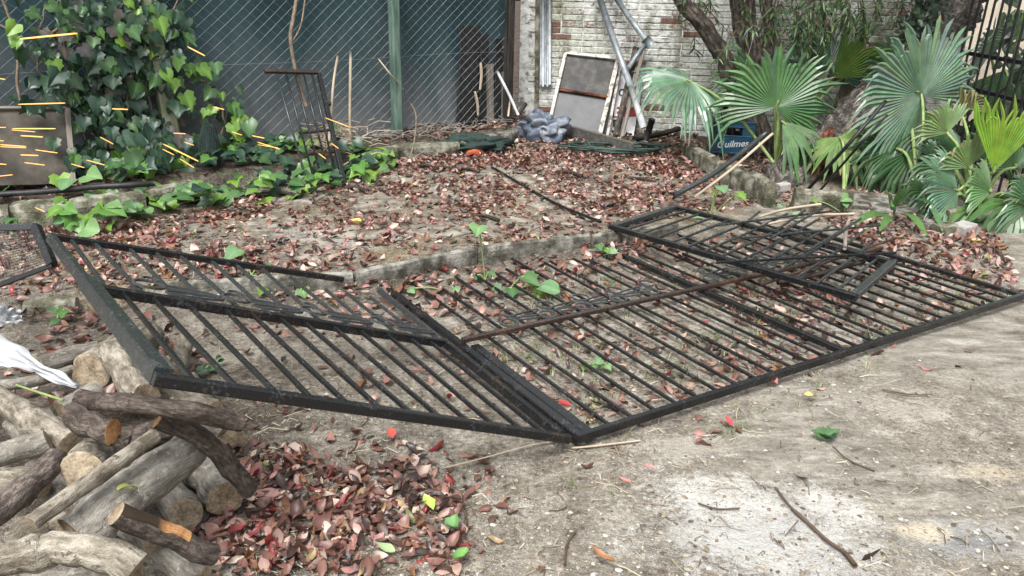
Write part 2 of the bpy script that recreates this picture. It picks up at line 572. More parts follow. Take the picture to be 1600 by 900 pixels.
# ------------------------------------------------------------------ ground
def groundmat():
    m, nt, b = newmat('yard_ground', 0.95, 0.15)
    v = vec_of(nt, 'pos')
    at = nt.nodes.new('ShaderNodeAttribute')
    at.attribute_name = 'col'
    sep = nt.nodes.new('ShaderNodeSeparateColor')
    nt.links.new(at.outputs['Color'], sep.inputs[0])
    big = noise_tex(nt, v, 1.3, 3, 0.65, 0.4)
    med = noise_tex(nt, v, 7, 5, 0.7, 0.2)
    fine = noise_tex(nt, v, 55, 3, 0.75)
    grit = noise_tex(nt, v, 230, 1, 0.7)
    streak = noise_tex(nt, vec_of(nt, 'pos', (1.0, 3.2, 1)), 4, 4, 0.7, 0.5)
    mm = mth(nt, 'ADD', mth(nt, 'MULTIPLY', med, 0.4), mth(nt, 'ADD', mth(nt, 'MULTIPLY', fine, 0.35), mth(nt, 'MULTIPLY', grit, 0.25)))
    dirt = ramp(nt, mm, [(0.40, (0.07, 0.059, 0.046)), (0.47, (0.16, 0.141, 0.114)), (0.53, (0.235, 0.212, 0.175)), (0.61, (0.42, 0.395, 0.345))])
    # worn cement skin of the drive, right front
    cem = ramp(nt, mth(nt, 'ADD', mth(nt, 'MULTIPLY', streak, 0.55), mth(nt, 'MULTIPLY', mm, 0.45)), [(0.39, (0.105, 0.094, 0.076)), (0.47, (0.20, 0.184, 0.155)), (0.53, (0.265, 0.245, 0.207)), (0.62, (0.42, 0.395, 0.345))])
    c = mix(nt, mth(nt, 'MULTIPLY', sep.outputs[2], ramp(nt, big, [(0.42, (0.25,) * 3), (0.56, (1,) * 3)])), dirt, cem)
    # terrace: brown cement with yellow blossom dust
    ter = ramp(nt, mm, [(0.41, (0.055, 0.046, 0.037)), (0.5, (0.15, 0.134, 0.112)), (0.59, (0.29, 0.27, 0.235))])
    dust = mth(nt, 'MULTIPLY', ramp(nt, noise_tex(nt, v, 150, 1, 0.6), [(0.54, (0,) * 3), (0.62, (1,) * 3)]), ramp(nt, noise_tex(nt, v, 2.2, 4), [(0.42, (0,) * 3), (0.6, (0.75,) * 3)]))
    ter = mix(nt, dust, ter, (0.36, 0.25, 0.085))
    c = mix(nt, sep.outputs[0], c, ter)
    soil = ramp(nt, mm, [(0.42, (0.018, 0.014, 0.011)), (0.51, (0.06, 0.046, 0.036)), (0.60, (0.17, 0.14, 0.11))])
    c = mix(nt, sep.outputs[1], c, soil)
    # dropped lime and cement dust stains
    for (cx, cy, rx, ry, amt, cc) in LIME:
        sx = nt.nodes.new('ShaderNodeVectorMath')
        sx.operation = 'SUBTRACT'
        nt.links.new(v, sx.inputs[0])
        sx.inputs[1].default_value = (cx, cy, 0)
        sc = nt.nodes.new('ShaderNodeVectorMath')
        sc.operation = 'MULTIPLY'
        nt.links.new(sx.outputs[0], sc.inputs[0])
        sc.inputs[1].default_value = (1 / rx, 1 / ry, 0)
        ln = nt.nodes.new('ShaderNodeVectorMath')
        ln.operation = 'LENGTH'
        nt.links.new(sc.outputs[0], ln.inputs[0])
        f = mth(nt, 'ADD', mth(nt, 'MULTIPLY', mth(nt, 'SUBTRACT', 1.0, ln.outputs['Value']), 1.3), mth(nt, 'MULTIPLY', mth(nt, 'SUBTRACT', med, 0.5), 2.2))
        f = mth(nt, 'ADD', f, mth(nt, 'MULTIPLY', mth(nt, 'SUBTRACT', mth(nt, 'ADD', mth(nt, 'MULTIPLY', fine, 0.6), mth(nt, 'MULTIPLY', grit, 0.4)), 0.5), 2.4))
        f = ramp(nt, f, [(0.0, (0,) * 3), (0.8, (amt,) * 3)])
        c = mix(nt, f, c, cc)
    nt.links.new(c, b.inputs['Base Color'])
    hh = mth(nt, 'ADD', mth(nt, 'MULTIPLY', med, 0.7), mth(nt, 'ADD', mth(nt, 'MULTIPLY', fine, 0.5), mth(nt, 'MULTIPLY', grit, 0.25)))
    bump(nt, b, hh, 0.9, 0.03)
    return m


LIME = []
for (u, v, ru, rv, amt, cc) in ((1200, 835, 220, 100, 0.72, (0.44, 0.44, 0.425)), (1120, 770, 120, 40, 0.6, (0.50, 0.49, 0.46)), (1310, 790, 60, 40, 0.5, (0.52, 0.51, 0.49)),
                                (1500, 840, 130, 40, 0.55, (0.25, 0.265, 0.275)), (1440, 830, 60, 20, 0.6, (0.55, 0.47, 0.34)), (1560, 740, 70, 16, 0.5, (0.52, 0.45, 0.33)),
                                (1060, 700, 80, 25, 0.35, (0.46, 0.43, 0.37)), (1420, 640, 90, 22, 0.4, (0.47, 0.43, 0.37)), (520, 395, 120, 22, 0.5, (0.42, 0.40, 0.36)),
                                (330, 560, 90, 25, 0.5, (0.36, 0.33, 0.27)), (520, 690, 90, 14, 0.4, (0.38, 0.35, 0.29))):
    p = W(u, v)
    LIME.append((p.x, p.y, px(ru, p), abs(W(u, v - rv).y - W(u, v + rv).y) / 2, amt, cc))
M['ground'] = groundmat()

fine_x = list(np.arange(-4.6, 5.6, 0.05))
fine_y = list(np.arange(0.9, 10.4, 0.05))
gx = [-90, -50, -28, -16, -10, -7, -5.5] + fine_x + [6.2, 7.5, 10, 16, 28, 50, 90]
gy = [-90, -50, -28, -14, -7, -3, -1, 0.2] + fine_y + [11, 12.5, 16, 25, 45, 90]
vs_, cs_ = [], []
pA, pB = W(560, 470), W(0, 500)
for y in gy:
    for x in gx:
        inside = -4.6 <= x <= 5.6 and 0.9 <= y <= 10.4
        z = terrain(x, y) if inside else (0.0 if y < 9 else 0.11)
        t_ = sstep(0, 0.06, y - kerb_y(x)) * (1 - sstep(0.8, 2.0, x + 0.25 * math.sin(y * 3)))
        if y > 6.3:
            t_ = max(t_, sstep(6.3, 7.0, y))
        s_ = sstep(0.02, 0.12, y - bed_y(x)) * (1 if x < 0.5 else 0)
        s_ = max(s_, 0.9 * math.exp(-(((x + 1.7) / 0.95) ** 2 + ((y - 2.5) / 0.85) ** 2) ** 2))
        d_k = kerb_y(x) - y
        if 0 < d_k < 0.5 and x < 1.2:
            s_ = max(s_, 0.8 * (1 - d_k / 0.5))
        if y > 6.6 and x > 1.9:
            s_ = max(s_, sstep(6.6, 7.0, y - 0.1 * x) * 0.9)
        c_ = sstep(-0.2, 0.9, x - 0.25 - 0.62 * (y - 2.5))
        vs_.append((x, y, z))
        cs_.append((t_, s_, c_))
nx = len(gx)
fs_ = [(j * nx + i, j * nx + i + 1, (j + 1) * nx + i + 1, (j + 1) * nx + i) for j in range(len(gy) - 1) for i in range(nx - 1)]
gmb = MB()
gmb.add(vs_, fs_, cs_)
ground = structure('ground', gmb, M['ground'], smooth=True)

# worn paving slabs set into the terrace
for (u, v, w, h) in ((470, 305, 95, 34), (590, 318, 100, 36), (700, 300, 90, 32), (560, 365, 110, 30), (690, 362, 110, 28), (800, 352, 95, 22), (860, 318, 90, 26), (820, 285, 80, 22),
                     (930, 300, 80, 22), (760, 268, 80, 18), (640, 278, 85, 20), (420, 352, 90, 30), (330, 400, 110, 26), (900, 345, 80, 18), (1010, 330, 70, 16), (480, 398, 110, 22), (880, 262, 70, 16), (1000, 285, 70, 16)):
    c0 = T(u, v)
    rx = px(w, c0) / 2
    ry = abs(T(u, v - h / 2).y - T(u, v + h / 2).y) / 2
    n = rnd.randint(5, 7)
    a0 = U(0, 6)
    pts = []
    for k in range(n):
        a = a0 + 2 * math.pi * (k + U(-0.22, 0.22)) / n
        pts.append(Vector((c0.x + math.cos(a) * rx * U(0.85, 1.1), c0.y + math.sin(a) * ry * U(0.85, 1.1), 0)))
    zt = c0.z + U(0.008, 0.016)
    tilt = (U(-0.012, 0.012), U(-0.012, 0.012))
    mb = MB()
    top = [Vector((p.x, p.y, zt + (p.x - c0.x) * tilt[0] + (p.y - c0.y) * tilt[1])) for p in pts]
    ins = [p + (c0 - p) * 0.04 for p in top]
    ins = [Vector((i.x, i.y, t.z)) for i, t in zip(ins, top)]
    low = [Vector((p.x, p.y, p.z - 0.006)) for p in top]
    bot = [Vector((p.x, p.y, p.z - 0.05)) for p in top]
    fs = [tuple(range(n))] + [(n + k, n + (k + 1) % n, (k + 1) % n, k) for k in range(n)] + [(2 * n + k, 2 * n + (k + 1) % n, n + (k + 1) % n, n + k) for k in range(n)]
    mb.add(ins + low + bot, fs)
    part('paving_slab', mb, M['slab'], ground)


def stone_beam(p0, p1, w, h, seed=0, n=6, jit=0.008):
    """rough block from p0 to p1 (top centre line), w wide, h deep."""
    p0, p1 = Vector(p0), Vector(p1)
    d = (p1 - p0)
    s = Vector((d.y, -d.x, 0)).normalized()
    mb = MB()
    ring = [(-0.5, -1), (0.5, -1), (0.52, -0.5), (0.5, -0.12), (0.40, 0.0), (0, 0.012), (-0.40, 0.0), (-0.5, -0.12), (-0.52, -0.5)]
    k = len(ring)
    vs, fs = [], []
    for i in range(n + 1):
        t = i / n
        e = 0.94 if i in (0, n) else 1
        c = p0 + d * t
        for a, b in ring:
            q = c + s * (a * w * e) + Vector((0, 0, b * h if b < 0 else b - (0.006 if e < 1 else 0)))
            nz = Vector((noise.noise(q * 9 + Vector((seed, 0, 0))), noise.noise(q * 9 + Vector((0, seed + 5, 0))), noise.noise(q * 9 + Vector((0, 0, seed + 9)))))
            vs.append(q + nz * jit)
    for i in range(n):
        for j in range(k):
            j2 = (j + 1) % k
            fs.append((i * k + j, i * k + j2, (i + 1) * k + j2, (i + 1) * k + j))
    fs += [tuple(range(k))[::-1], tuple(range(n * k, n * k + k))]
    mb.add(vs, fs)
    return mb


# curved kerb between the terrace and the leaf-strewn bed
kerb = bpy.data.objects.new('kerb', None)
kerb.location = (KERB[5].x, KERB[5].y, 0)
kerb['kind'] = 'structure'
col.objects.link(kerb)
ORG[kerb.name] = Vector(kerb.location)
kpath = catmull(KERB[3:], 8)
cum = [0]
for a, b in zip(kpath, kpath[1:]):
    cum.append(cum[-1] + (b - a).length)


def at_len(s):
    i = int(np.searchsorted(cum, s)) or 1
    i = min(i, len(cum) - 1)
    t = (s - cum[i - 1]) / (cum[i] - cum[i - 1])
    return kpath[i - 1].lerp(kpath[i], t)


s = 0.0
k = 0
while s < cum[-1] - 0.1:
    e = min(s + U(0.75, 1.0), cum[-1])
    if cum[-1] - e < 0.3:
        e = cum[-1]
    a, b = at_len(s + 0.006), at_len(e - 0.006)
    a = a + Vector((0, 0, 0.010 + U(-0.004, 0.004)))
    b = b + Vector((0, 0, 0.010 + U(-0.004, 0.004)))
    part('kerb_stone', stone_beam(a, b, 0.05, 0.19, k, 9, 0.008), M['concrete'], kerb, smooth=False)
    s = e
    k += 1
# loose mossy kerb block by the wood pile
p0, p1 = T(36, 470, 0.07), T(118, 462, 0.07)
solo('kerb_block', stone_beam(p0, p1, 0.11, 0.12, 31, 6), M['moss_concrete'], 'mossy loose kerb block lying under the raised left gate corner', 'kerb block', (p0 + p1) / 2 - Vector((0, 0, 0.1)))

# edging of the planted bed along the wire fence
edg = bpy.data.objects.new('bed_edging', None)
edg.location = (BED[3].x, BED[3].y, KH)
edg['kind'] = 'structure'
col.objects.link(edg)
ORG[edg.name] = Vector(edg.location)
for i, (a, b, w, h, mm) in enumerate((((18, 318), (100, 316), 0.20, 0.30, 'moss_concrete'), ((-90, 330), (12, 322), 0.18, 0.28, 'moss_concrete'), ((108, 314), (222, 300), 0.13, 0.25, 'moss_concrete'), ((228, 298), (296, 282), 0.13, 0.25, 'moss_concrete'),
                                      ((262, 270), (345, 262), 0.16, 0.3, 'moss_concrete'), ((562, 238), (622, 228), 0.11, 0.22, 'moss_concrete'),
                                      ((626, 226), (716, 222), 0.11, 0.22, 'moss_concrete'), ((720, 221), (790, 206), 0.12, 0.22, 'concrete'), ((793, 204), (830, 192), 0.12, 0.2, 'concrete'))):
    z = KH + BH - 0.02 + (0.03 if i < 4 else 0)
    part('edging_stone', stone_beam(W(*a, z), W(*b, z), w, h, i + 50, 7, 0.016), M[mm], edg)

# ------------------------------------------------------------------ brick wall
WA = Vector((0.03, 9.1, 0))
wang = math.radians(-9)
wd = Vector((math.cos(wang), math.sin(wang), 0))
wn_ = Vector((math.sin(wang), -math.cos(wang), 0))          # towards the yard
WLEN, WTOP, WBASE = 4.5, 2.65, 0.02


def wallp(s, z, out=0.0):
    return WA + wd * s + wn_ * out + Vector((0, 0, z))


def wall_s(u, v, out=0.0):
    """where the sight line of a photo pixel meets the wall (shifted out into the yard)."""
    r = ray(u, v)
    o = Vector((0, 0, HCAM))
    t = ((WA + wn_ * out) - o).dot(wn_) / r.dot(wn_)
    return o + r * t


def brickmat():
    m, nt, b = newmat('whitewashed_brick', 0.9, 0.2)
    v = vec_of(nt, 'pos')
    at = nt.nodes.new('ShaderNodeAttribute')
    at.attribute_name = 'col'
    sep = nt.nodes.new('ShaderNodeSeparateColor')
    nt.links.new(at.outputs['Color'], sep.inputs[0])
    n1 = noise_tex(nt, v, 16, 4, 0.7)
    n2 = noise_tex(nt, v, 48, 4, 0.75)
    n0 = noise_tex(nt, v, 1.5, 3, 0.6)
    white = ramp(nt, n1, [(0.35, (0.20, 0.205, 0.18)), (0.45, (0.44, 0.445, 0.415)), (0.6, (0.64, 0.645, 0.63))])
    moss = ramp(nt, n2, [(0.38, (0.15, 0.165, 0.105)), (0.6, (0.43, 0.455, 0.36))])
    white = mix(nt, ramp(nt, n0, [(0.42, (0,) * 3), (0.62, (0.8,) * 3)]), white, moss)
    red = ramp(nt, n2, [(0.3, (0.07, 0.042, 0.034)), (0.5, (0.15, 0.088, 0.068)), (0.7, (0.23, 0.15, 0.115))])
    f = mth(nt, 'ADD', mth(nt, 'ADD', mth(nt, 'MULTIPLY', n1, 0.5), mth(nt, 'MULTIPLY', n2, 0.55)), mth(nt, 'MULTIPLY', sep.outputs[0], 0.42))
    c = mix(nt, ramp(nt, f, [(0.665, (0,) * 3), (0.75, (1,) * 3)]), white, red)
    gr_ = noise_tex(nt, vec_of(nt, 'pos', (1, 1, 0.35)), 5, 4, 0.7, 0.4)
    c = mix(nt, 1.0, c, ramp(nt, gr_, [(0.36, (0.45, 0.43, 0.38)), (0.5, (1, 1, 1))]), 'MULTIPLY')
    nt.links.new(c, b.inputs['Base Color'])
    bump(nt, b, mth(nt, 'ADD', n1, n2), 0.9, 0.012)
    return m


M['brick'] = brickmat()
M['mortar'] = simple('whitewashed_mortar', [(0.36, (0.16, 0.16, 0.14)), (0.45, (0.42, 0.42, 0.395)), (0.62, (0.58, 0.585, 0.565))], 14, 0.95, 0.15, 'pos', bs=0.7, bd=0.01, fine=60)
wall = thing('brick_wall', 'whitewashed brick wall with peeling paint closing the back of the yard', 'wall', wallp(WLEN / 2, 0))
mb = MB()
mb.beam(wallp(0, (WTOP + WBASE) / 2, -0.14), wallp(WLEN, (WTOP + WBASE) / 2, -0.14), 0.28, WTOP - WBASE)
part('mortar_bed', mb, M['mortar'], wall)


def brick_geo(L, h, d, r):
    j = lambda a: r.uniform(-a, a)
    o = [(0, 0), (L, 0), (L, h), (0, h)]
    e = 0.005
    f = [(e, e), (L - e, e), (L - e, h - e), (e, h - e)]
    vs = [Vector((a, -0.01, b)) for a, b in o] + [Vector((a + j(.002), d - 0.005, b + j(.002))) for a, b in o] + [Vector((a + j(.004), d + j(.002), b + j(.003))) for a, b in f]
    fs = []
    for base in (0, 4):
        for i in range(4):
            fs.append((base + i, base + (i + 1) % 4, base + 4 + (i + 1) % 4, base + 4 + i))
    fs.append((8, 9, 10, 11))
    return vs, fs


bm_ = Matrix(((wd.x, wn_.x, 0, 0), (wd.y, wn_.y, 0, 0), (0, 0, 1, 0), (0, 0, 0, 1)))
brk_mesh = {}
br = random.Random(5)
for half in (0, 1):
    for vi in range(3):
        for ci, cv in enumerate((0.0, 0.18, 0.4, 0.75)):
            q = MB()
            vs, fs = brick_geo(0.106 if half else 0.222, 0.055, 0.006 + 0.003 * vi, br)
            q.add(vs, [f[::-1] for f in fs], (cv, cv, cv))
            brk_mesh[half, vi, ci] = q.mesh('brick', mats=(M['brick'],))
cells = []
zc = WBASE + 0.02
row = 0
while zc < WTOP - 0.06:
    s = -0.02 - (0.116 if row % 2 else 0)
    while s < WLEN - 0.1:
        half = br.random() < 0.16
        L = 0.116 if half else 0.232
        if s >= 0 and s + L < WLEN:
            cells.append((s, zc, half))
        s += L
    zc += 0.0645
    row += 1


def proj(p):
    q = p - Vector((0, 0, HCAM))
    zc_ = q.dot(F0)
    return 800 + FPX * q.dot(CR) / zc_, 450 + FPX * q.dot(CD) / zc_


def hidden_brick(s, z):
    u, v = proj(wallp(s + 0.1, z))
    if not (800 < u < 1470 and -4 < v < 225):
        return True
    return (885 < u < 962 and v > 92) or (1150 < u < 1330 and v > 120) or (1345 < u < 1470 and v > 78)


vis = [c for c in cells if not hidden_brick(c[0], c[1])]
vis.sort(key=lambda c: (wallp(c[0], c[1])).y - 0.3 * c[1])
chosen = set(vis[:300])
rest = MB()
for (s, z, half) in cells:
    dirty = 0.5 + 0.5 * noise.noise((s * 1.4, z * 2.2, 4.0))
    # flaking is worst along a band high on the wall
    wgt = dirty * 0.78 + 0.30 * math.exp(-((z - 1.25) / 0.4) ** 2) + 0.25 * br.random()
    ci = 3 if wgt > 1.05 else 2 if wgt > 0.88 else 1 if wgt > 0.6 else 0
    if br.random() < 0.035:
        ci = 3
    me = brk_mesh[int(half), br.randint(0, 2), ci]
    mw = Matrix.Translation(wallp(s + br.uniform(0, 0.008), z + br.uniform(-0.002, 0.002))) @ bm_
    if (s, z, half) in chosen:
        inst('brick', me, wall, mw)
    else:
        cv = (0.0, 0.18, 0.4, 0.75)[ci]
        rest.add([mw @ v_.co for v_ in me.vertices], [tuple(p.vertices) for p in me.polygons], (cv, cv, cv))
part('brickwork', rest, M['brick'], wall, kind='stuff')

# ------------------------------------------------------------------ wire fence, shade cloth behind it
FB = KH + BH
PM = W(615, 213, FB)
PL = W(0, 283, FB)
fd = Vector((PM.x - PL.x, PM.y - PL.y, 0)).normalized()
fnn = Vector((fd.y, -fd.x, 0))                              # towards the yard
FS0, FS1 = -4.6, (-0.02 - PM.x) / fd.x


def fp(s, z, out=0.0):
    return Vector((PM.x, PM.y, 0)) + fd * s + fnn * out + Vector((0, 0, z))


def fence_s(u, v, out=0.0):
    r = ray(u, v)
    o = Vector((0, 0, HCAM))
    t = (fp(0, 0, out) - o).dot(fnn) / r.dot(fnn)
    return o + r * t


def fence_sz(u, v):
    p = fence_s(u, v)
    return (p - fp(0, 0)).dot(fd), p.z


FTOP = 2.5
fence = thing('chain_link_fence', 'sagging chain link fence with green and mossy posts at the left', 'fence', fp(-1.5, FB))


def sag(s, z):
    return 0.03 * noise.noise((s * 0.9, z * 1.3, 8.0)), 0.03 * noise.noise((s * 1.1, z * 0.8, 2.0))


wm = MB()
CW, CHH = 0.105, 0.085
zs = np.linspace(FB - 0.02, FTOP, 11)
for fam, rr in ((1, 0.0015), (-1, 0.0009)):
    k0 = FS0 - 3.0
    while k0 < FS1 + 3.0:
        pts = []
        for z in zs:
            s = k0 + fam * (z - FB) * CW / CHH
            if FS0 <= s <= FS1:
                ds, dz = sag(s, z)
                pts.append(fp(s + ds, z + dz, 0.004 * fam + 0.02 * noise.noise((s, z, 0))))
        if len(pts) > 1:
            wm.tube(pts, rr, 3, cap=False)
        k0 += CW
part('wire_mesh', wm, M['wire'], fence, kind='stuff')
for z in (FB + 0.05, FB + 0.72, FB + 1.4):
    mb = MB()
    mb.tube([fp(s, z + 0.01 * math.sin(s * 2), 0.006) for s in np.linspace(FS0, FS1, 14)], 0.0018, 3)
    part('tension_wire', mb, M['wire'], fence)
mb = MB()
mb.beam(fp(0, 0.1, 0.07), fp(0, FTOP + 0.1, 0.07), 0.085, 0.085, fnn, 0.012)
part('post', mb, M['green_post'], fence)
sL, zL = fence_sz(228, 60)
mb = MB()
mb.beam(fp(sL + 0.09, 0.1, 0.07), fp(sL - 0.03, FTOP + 0.1, 0.07), 0.11, 0.11, fnn, 0.012)
part('post', mb, M['moss_post'], fence, label='mossy grey post overgrown with ivy')
mb = MB()
mb.beam(fp(FS1 - 0.12, 0.1, 0.04), fp(FS1 - 0.10, FTOP + 0.1, 0.04), 0.08, 0.08, fnn, 0.01)
part('post', mb, M['dark_wood'], fence, label='dark wooden end post against the brick wall')


def clothmat():
    m, nt, b = newmat('shade_cloth', 0.75, 0.3)
    v = vec_of(nt, 'pos', (1, 1, 0.6))
    n = noise_tex(nt, v, 1.1, 7, 0.65, 0.6)
    n2 = noise_tex(nt, v, 6, 6, 0.7)
    at = nt.nodes.new('ShaderNodeAttribute')
    at.attribute_name = 'col'
    sep = nt.nodes.new('ShaderNodeSeparateColor')
    nt.links.new(at.outputs['Color'], sep.inputs[0])
    f = mth(nt, 'ADD', mth(nt, 'MULTIPLY', n, 0.6), mth(nt, 'ADD', mth(nt, 'MULTIPLY', n2, 0.2), mth(nt, 'MULTIPLY', sep.outputs[0], 0.35)))
    c = ramp(nt, f, [(0.36, (0.012, 0.033, 0.040)), (0.50, (0.027, 0.060, 0.070)), (0.60, (0.066, 0.090, 0.100)), (0.76, (0.16, 0.168, 0.176))])
    nt.links.new(c, b.inputs['Base Color'])
    w = nt.nodes.new('ShaderNodeTexWave')
    w.inputs['Scale'].default_value = 120
    nt.links.new(v, w.inputs['Vector'])
    bump(nt, b, mth(nt, 'ADD', n2, mth(nt, 'MULTIPLY', w.outputs['Fac'], 0.15)), 0.4, 0.01)
    return m


M['shade'] = clothmat()
mb = MB()
grid, cc = [], []
ss = np.linspace(FS0 - 0.3, FS1 - 0.02, 90)
zz = np.linspace(0, 1, 36)
for s in ss:
    rowp = []
    bot = FB + 0.03 + 0.07 * noise.noise((s * 1.3, 0, 0)) + (0.05 if s > 0.9 else 0)
    for t in zz:
        z = bot + (FTOP + 0.1 - bot) * t
        o = -0.09 + 0.05 * noise.noise((s * 1.1, z * 0.5, 1)) + 0.03 * noise.noise((s * 3.1 + z * 1.2, z * 0.9, 5)) + 0.012 * noise.noise((s * 9 + z * 3, z * 2, 7))
        rowp.append(fp(s, z, min(o, -0.03)))
        d_ = max(0, 1 - t * 1.9)
        cc.append((d_, d_, d_))
    grid.append(rowp)
mb.sheet(grid, None, cc)
solo('shade_cloth', mb, M['shade'], 'dusty dark teal shade cloth stretched behind the chain link fence', 'shade cloth', fp(-1.5, FB), smooth=True)

# dark boards behind the wire near the wall corner
for i, (u0, v0, u1, v1, w, m_, lab) in enumerate(((735, 40, 728, 196, 0.24, 'black_hose', 'dark broad board behind the wire, leftmost of the boards'), (757, 52, 754, 188, 0.10, 'black_hose', 'narrow dark brown board behind the wire next to the broad board'),
                                                  (764, 100, 765, 178, 0.10, 'grey_wood', 'short grey board standing behind the wire'), (779, 60, 777, 180, 0.09, 'black_hose', 'dark upright board in front of the grey stub by the corner'),
                                                  (788, 112, 786, 178, 0.13, 'grey_wood', 'grey concrete-coloured stub board nearest the brick wall'))):
    pt, pb = fence_s(u0, v0, -0.02), fence_s(u1, v1, -0.02)
    pb = Vector((pb.x, pb.y, FB - 0.02))
    mb = MB()
    mb.beam(pb, pt, w, 0.025, fnn, 0.004)
    solo('fence_board', mb, M[m_], lab, 'board', pb, 'boards behind the wire by the corner')
for i, (a, b, lab) in enumerate((((751, 98), (750, 140), 'short pale stick caught in the wire by the boards, upper one'), ((742, 143), (747, 180), 'short pale stick caught in the wire by the boards, lower one'))):
    pa, pb = fence_s(*a, 0.015), fence_s(*b, 0.02)
    mb = MB()
    mb.tube(catmull([pa, (pa + pb) / 2 + Vector((0.01, 0, 0)), pb], 3), [0.012, 0.014, 0.015, 0.014, 0.015, 0.013, 0.012], 6)
    solo('stick', mb, M['dry_wood'], lab, 'stick', pb)

# ------------------------------------------------------------------ the iron gates on the ground
def bil(c00, c10, c11, c01):
    return lambda a, b: c00 * (1 - a) * (1 - b) + c10 * a * (1 - b) + c11 * a * b + c01 * (1 - a) * b


def ring(mb, c, ex, ey, rx, ry, t=0.0055, w=0.009, n=18):
    """upright flat-iron ring (ellipse) lying in the plane ex, ey."""
    nn = ex.cross(ey).normalized()
    vs, fs = [], []
    for i in range(n):
        a = 2 * math.pi * i / n
        for (dr, dn) in ((-t / 2, -w / 2), (t / 2, -w / 2), (t / 2, w / 2), (-t / 2, w / 2)):
            vs.append(c + ex * (math.cos(a) * (rx + dr)) + ey * (math.sin(a) * (ry + dr)) + nn * dn)
    for i in range(n):
        i2 = (i + 1) % n
        for k in range(4):
            k2 = (k + 1) % 4
            fs.append((i * 4 + k, i * 4 + k2, i2 * 4 + k2, i2 * 4 + k))
    mb.add(vs, fs)


A0 = W(900, 690, 0.04)
B0 = W(1325, 553, 0.04)
C0 = W(1606, 463, 0.04)
rd = (C0 - A0).normalized()                    # along the rails
bd = Vector((-rd.y, rd.x, 0))                  # along the bars, away from the camera
MIDL = 0.94                                    # near rail to mid rail
FARL = 1.80
W2 = (C0 - A0).length
W1 = (B0 - A0).length

gate = thing('iron_gate', 'long black iron gate of two bays lying flat on the leaf litter', 'gate', A0 - Vector((0, 0, 0.04)))
up = Vector((0, 0, 1))
mb = MB(); mb.beam(A0 + up * 0.012, C0 + up * 0.012, 0.024, 0.036, up, 0.003)
part('near_rail', mb, M['iron'], gate)
mA = A0 + bd * MIDL + rd * 0.03
mC = C0 + bd * MIDL * 0.98
mb = MB(); mb.beam(mA + up * 0.028, mC + up * 0.02, 0.026, 0.022, up, 0.003)
part('mid_rail', mb, M['iron_rust'], gate, label='rusty brown middle rail')
for (o, L, w, h, mm, lab) in ((0.026, FARL - 0.02, 0.036, 0.04, 'iron', 'heavy hinge stile at the fold'), (W1, 1.9, 0.03, 0.032, 'iron', None), (W2 - 0.02, 1.62, 0.024, 0.026, 'iron', None)):
    mb = MB(); mb.beam(A0 + rd * o + bd * 0.017, A0 + rd * o + bd * L + up * (-0.008), w, h, up, 0.004)
    part('stile', mb, M[mm], gate, label=lab)
mb = MB(); mb.beam(A0 + rd * 0.085 + bd * 0.02 - up * 0.012, A0 + rd * 0.085 + bd * (MIDL - 0.02) - up * 0.012, 0.045, 0.03, up, 0.004)
part('stile', mb, M['iron'], gate)
for bay, (a, b, n) in enumerate(((0.07, W1, 13), (W1, W2 - 0.02, 13))):
    for i in range(1, n):
        o = a + (b - a) * i / n
        far = FARL + U(-0.12, 0.08) if bay == 0 else U(1.55, 1.85)
        if bay == 1:
            far = min(far, 2.1)
        dz = U(-0.006, 0.006)
        p0 = A0 + rd * o + bd * 0.012 + up * (-0.002)
        p1 = A0 + rd * (o + U(-0.012, 0.012)) + bd * far + up * (U(-0.01, 0.03) + dz)
        mb = MB(); mb.beam(p0, p1, 0.0135, 0.0135, up, 0.002)
        part('bar', mb, M['iron'], gate)
    for grp in range(2 if bay == 0 else 2):
        mid = a + (b - a) * (0.42 if bay == 0 else 0.4)
    sc = MB()
    # flower of rings and leaf loops welded beyond the middle rail
    step = (b - a) / n * 1.98
    st = a + (b - a) / n * (2.6 if bay == 0 else 1.4)
    for j in range(5):
        c = A0 + rd * (st + step * j) + bd * (MIDL + 0.14) + up * 0.012
        for sgn in (-1, 1):
            if (j == 0 and sgn < 0) or (j == 4 and sgn > 0):
                pass
            ring(sc, c + bd * 0.056 * sgn + rd * (0.03 * sgn) + up * .01, rd, bd, 0.042, 0.046, 0.007)
        if j < 4:
            for sgn in (-1, 1):
                ring(sc, c + rd * step / 2 + bd * 0.026 * sgn, (rd + bd * 0.16 * sgn).normalized(), bd, step / 2 - 0.02, 0.018, 0.004)
    part('scrollwork', sc, M['ring_iron'], gate, kind='stuff')

# left leaf, hinged to the first and propped up on the wood pile
Dn = W(240, 592, 0.655)
Fl = W(66, 366, 0.575)
Cn = A0 - rd * 0.03 + up * 0.02
Nf = A0 + bd * (FARL + 0.03) - rd * 0.045 + up * 0.035
leaf = thing('iron_gate', 'black iron gate leaf propped at a slant on the cut logs at left', 'gate', Vector((Cn.x, Cn.y, 0)))
q = bil(Cn, Dn, Fl, Nf)                         # a: right to left, b: near to far
nrm = (Dn - Cn).cross(Nf - Cn).normalized()
if nrm.z < 0:
    nrm = -nrm
mid_b = 0.505
def rail(name, p0, p1, w, h, mm, label=None):
    mb_ = MB(); mb_.beam(p0, p1, w, h, nrm, 0.004)
    return part(name, mb_, M[mm], leaf, label=label)
rail('near_rail', q(0.004, 0), q(1.0, 0), 0.028, 0.034, 'iron')
rail('mid_rail', q(0.035, mid_b), q(0.97, mid_b), 0.024, 0.038, 'iron')
rail('far_rail', q(0.12, 0.985), q(0.99, 0.985), 0.022, 0.03, 'iron')
rail('stile', q(0.982, 0.013), q(0.982, 0.555), 0.05, 0.05, 'iron_grey', 'thick grey end stile resting on the logs')
rail('stile', q(0.985, 0.557), q(0.985, 0.97), 0.03, 0.042, 'iron_grey', 'thinner upper end of the stile')
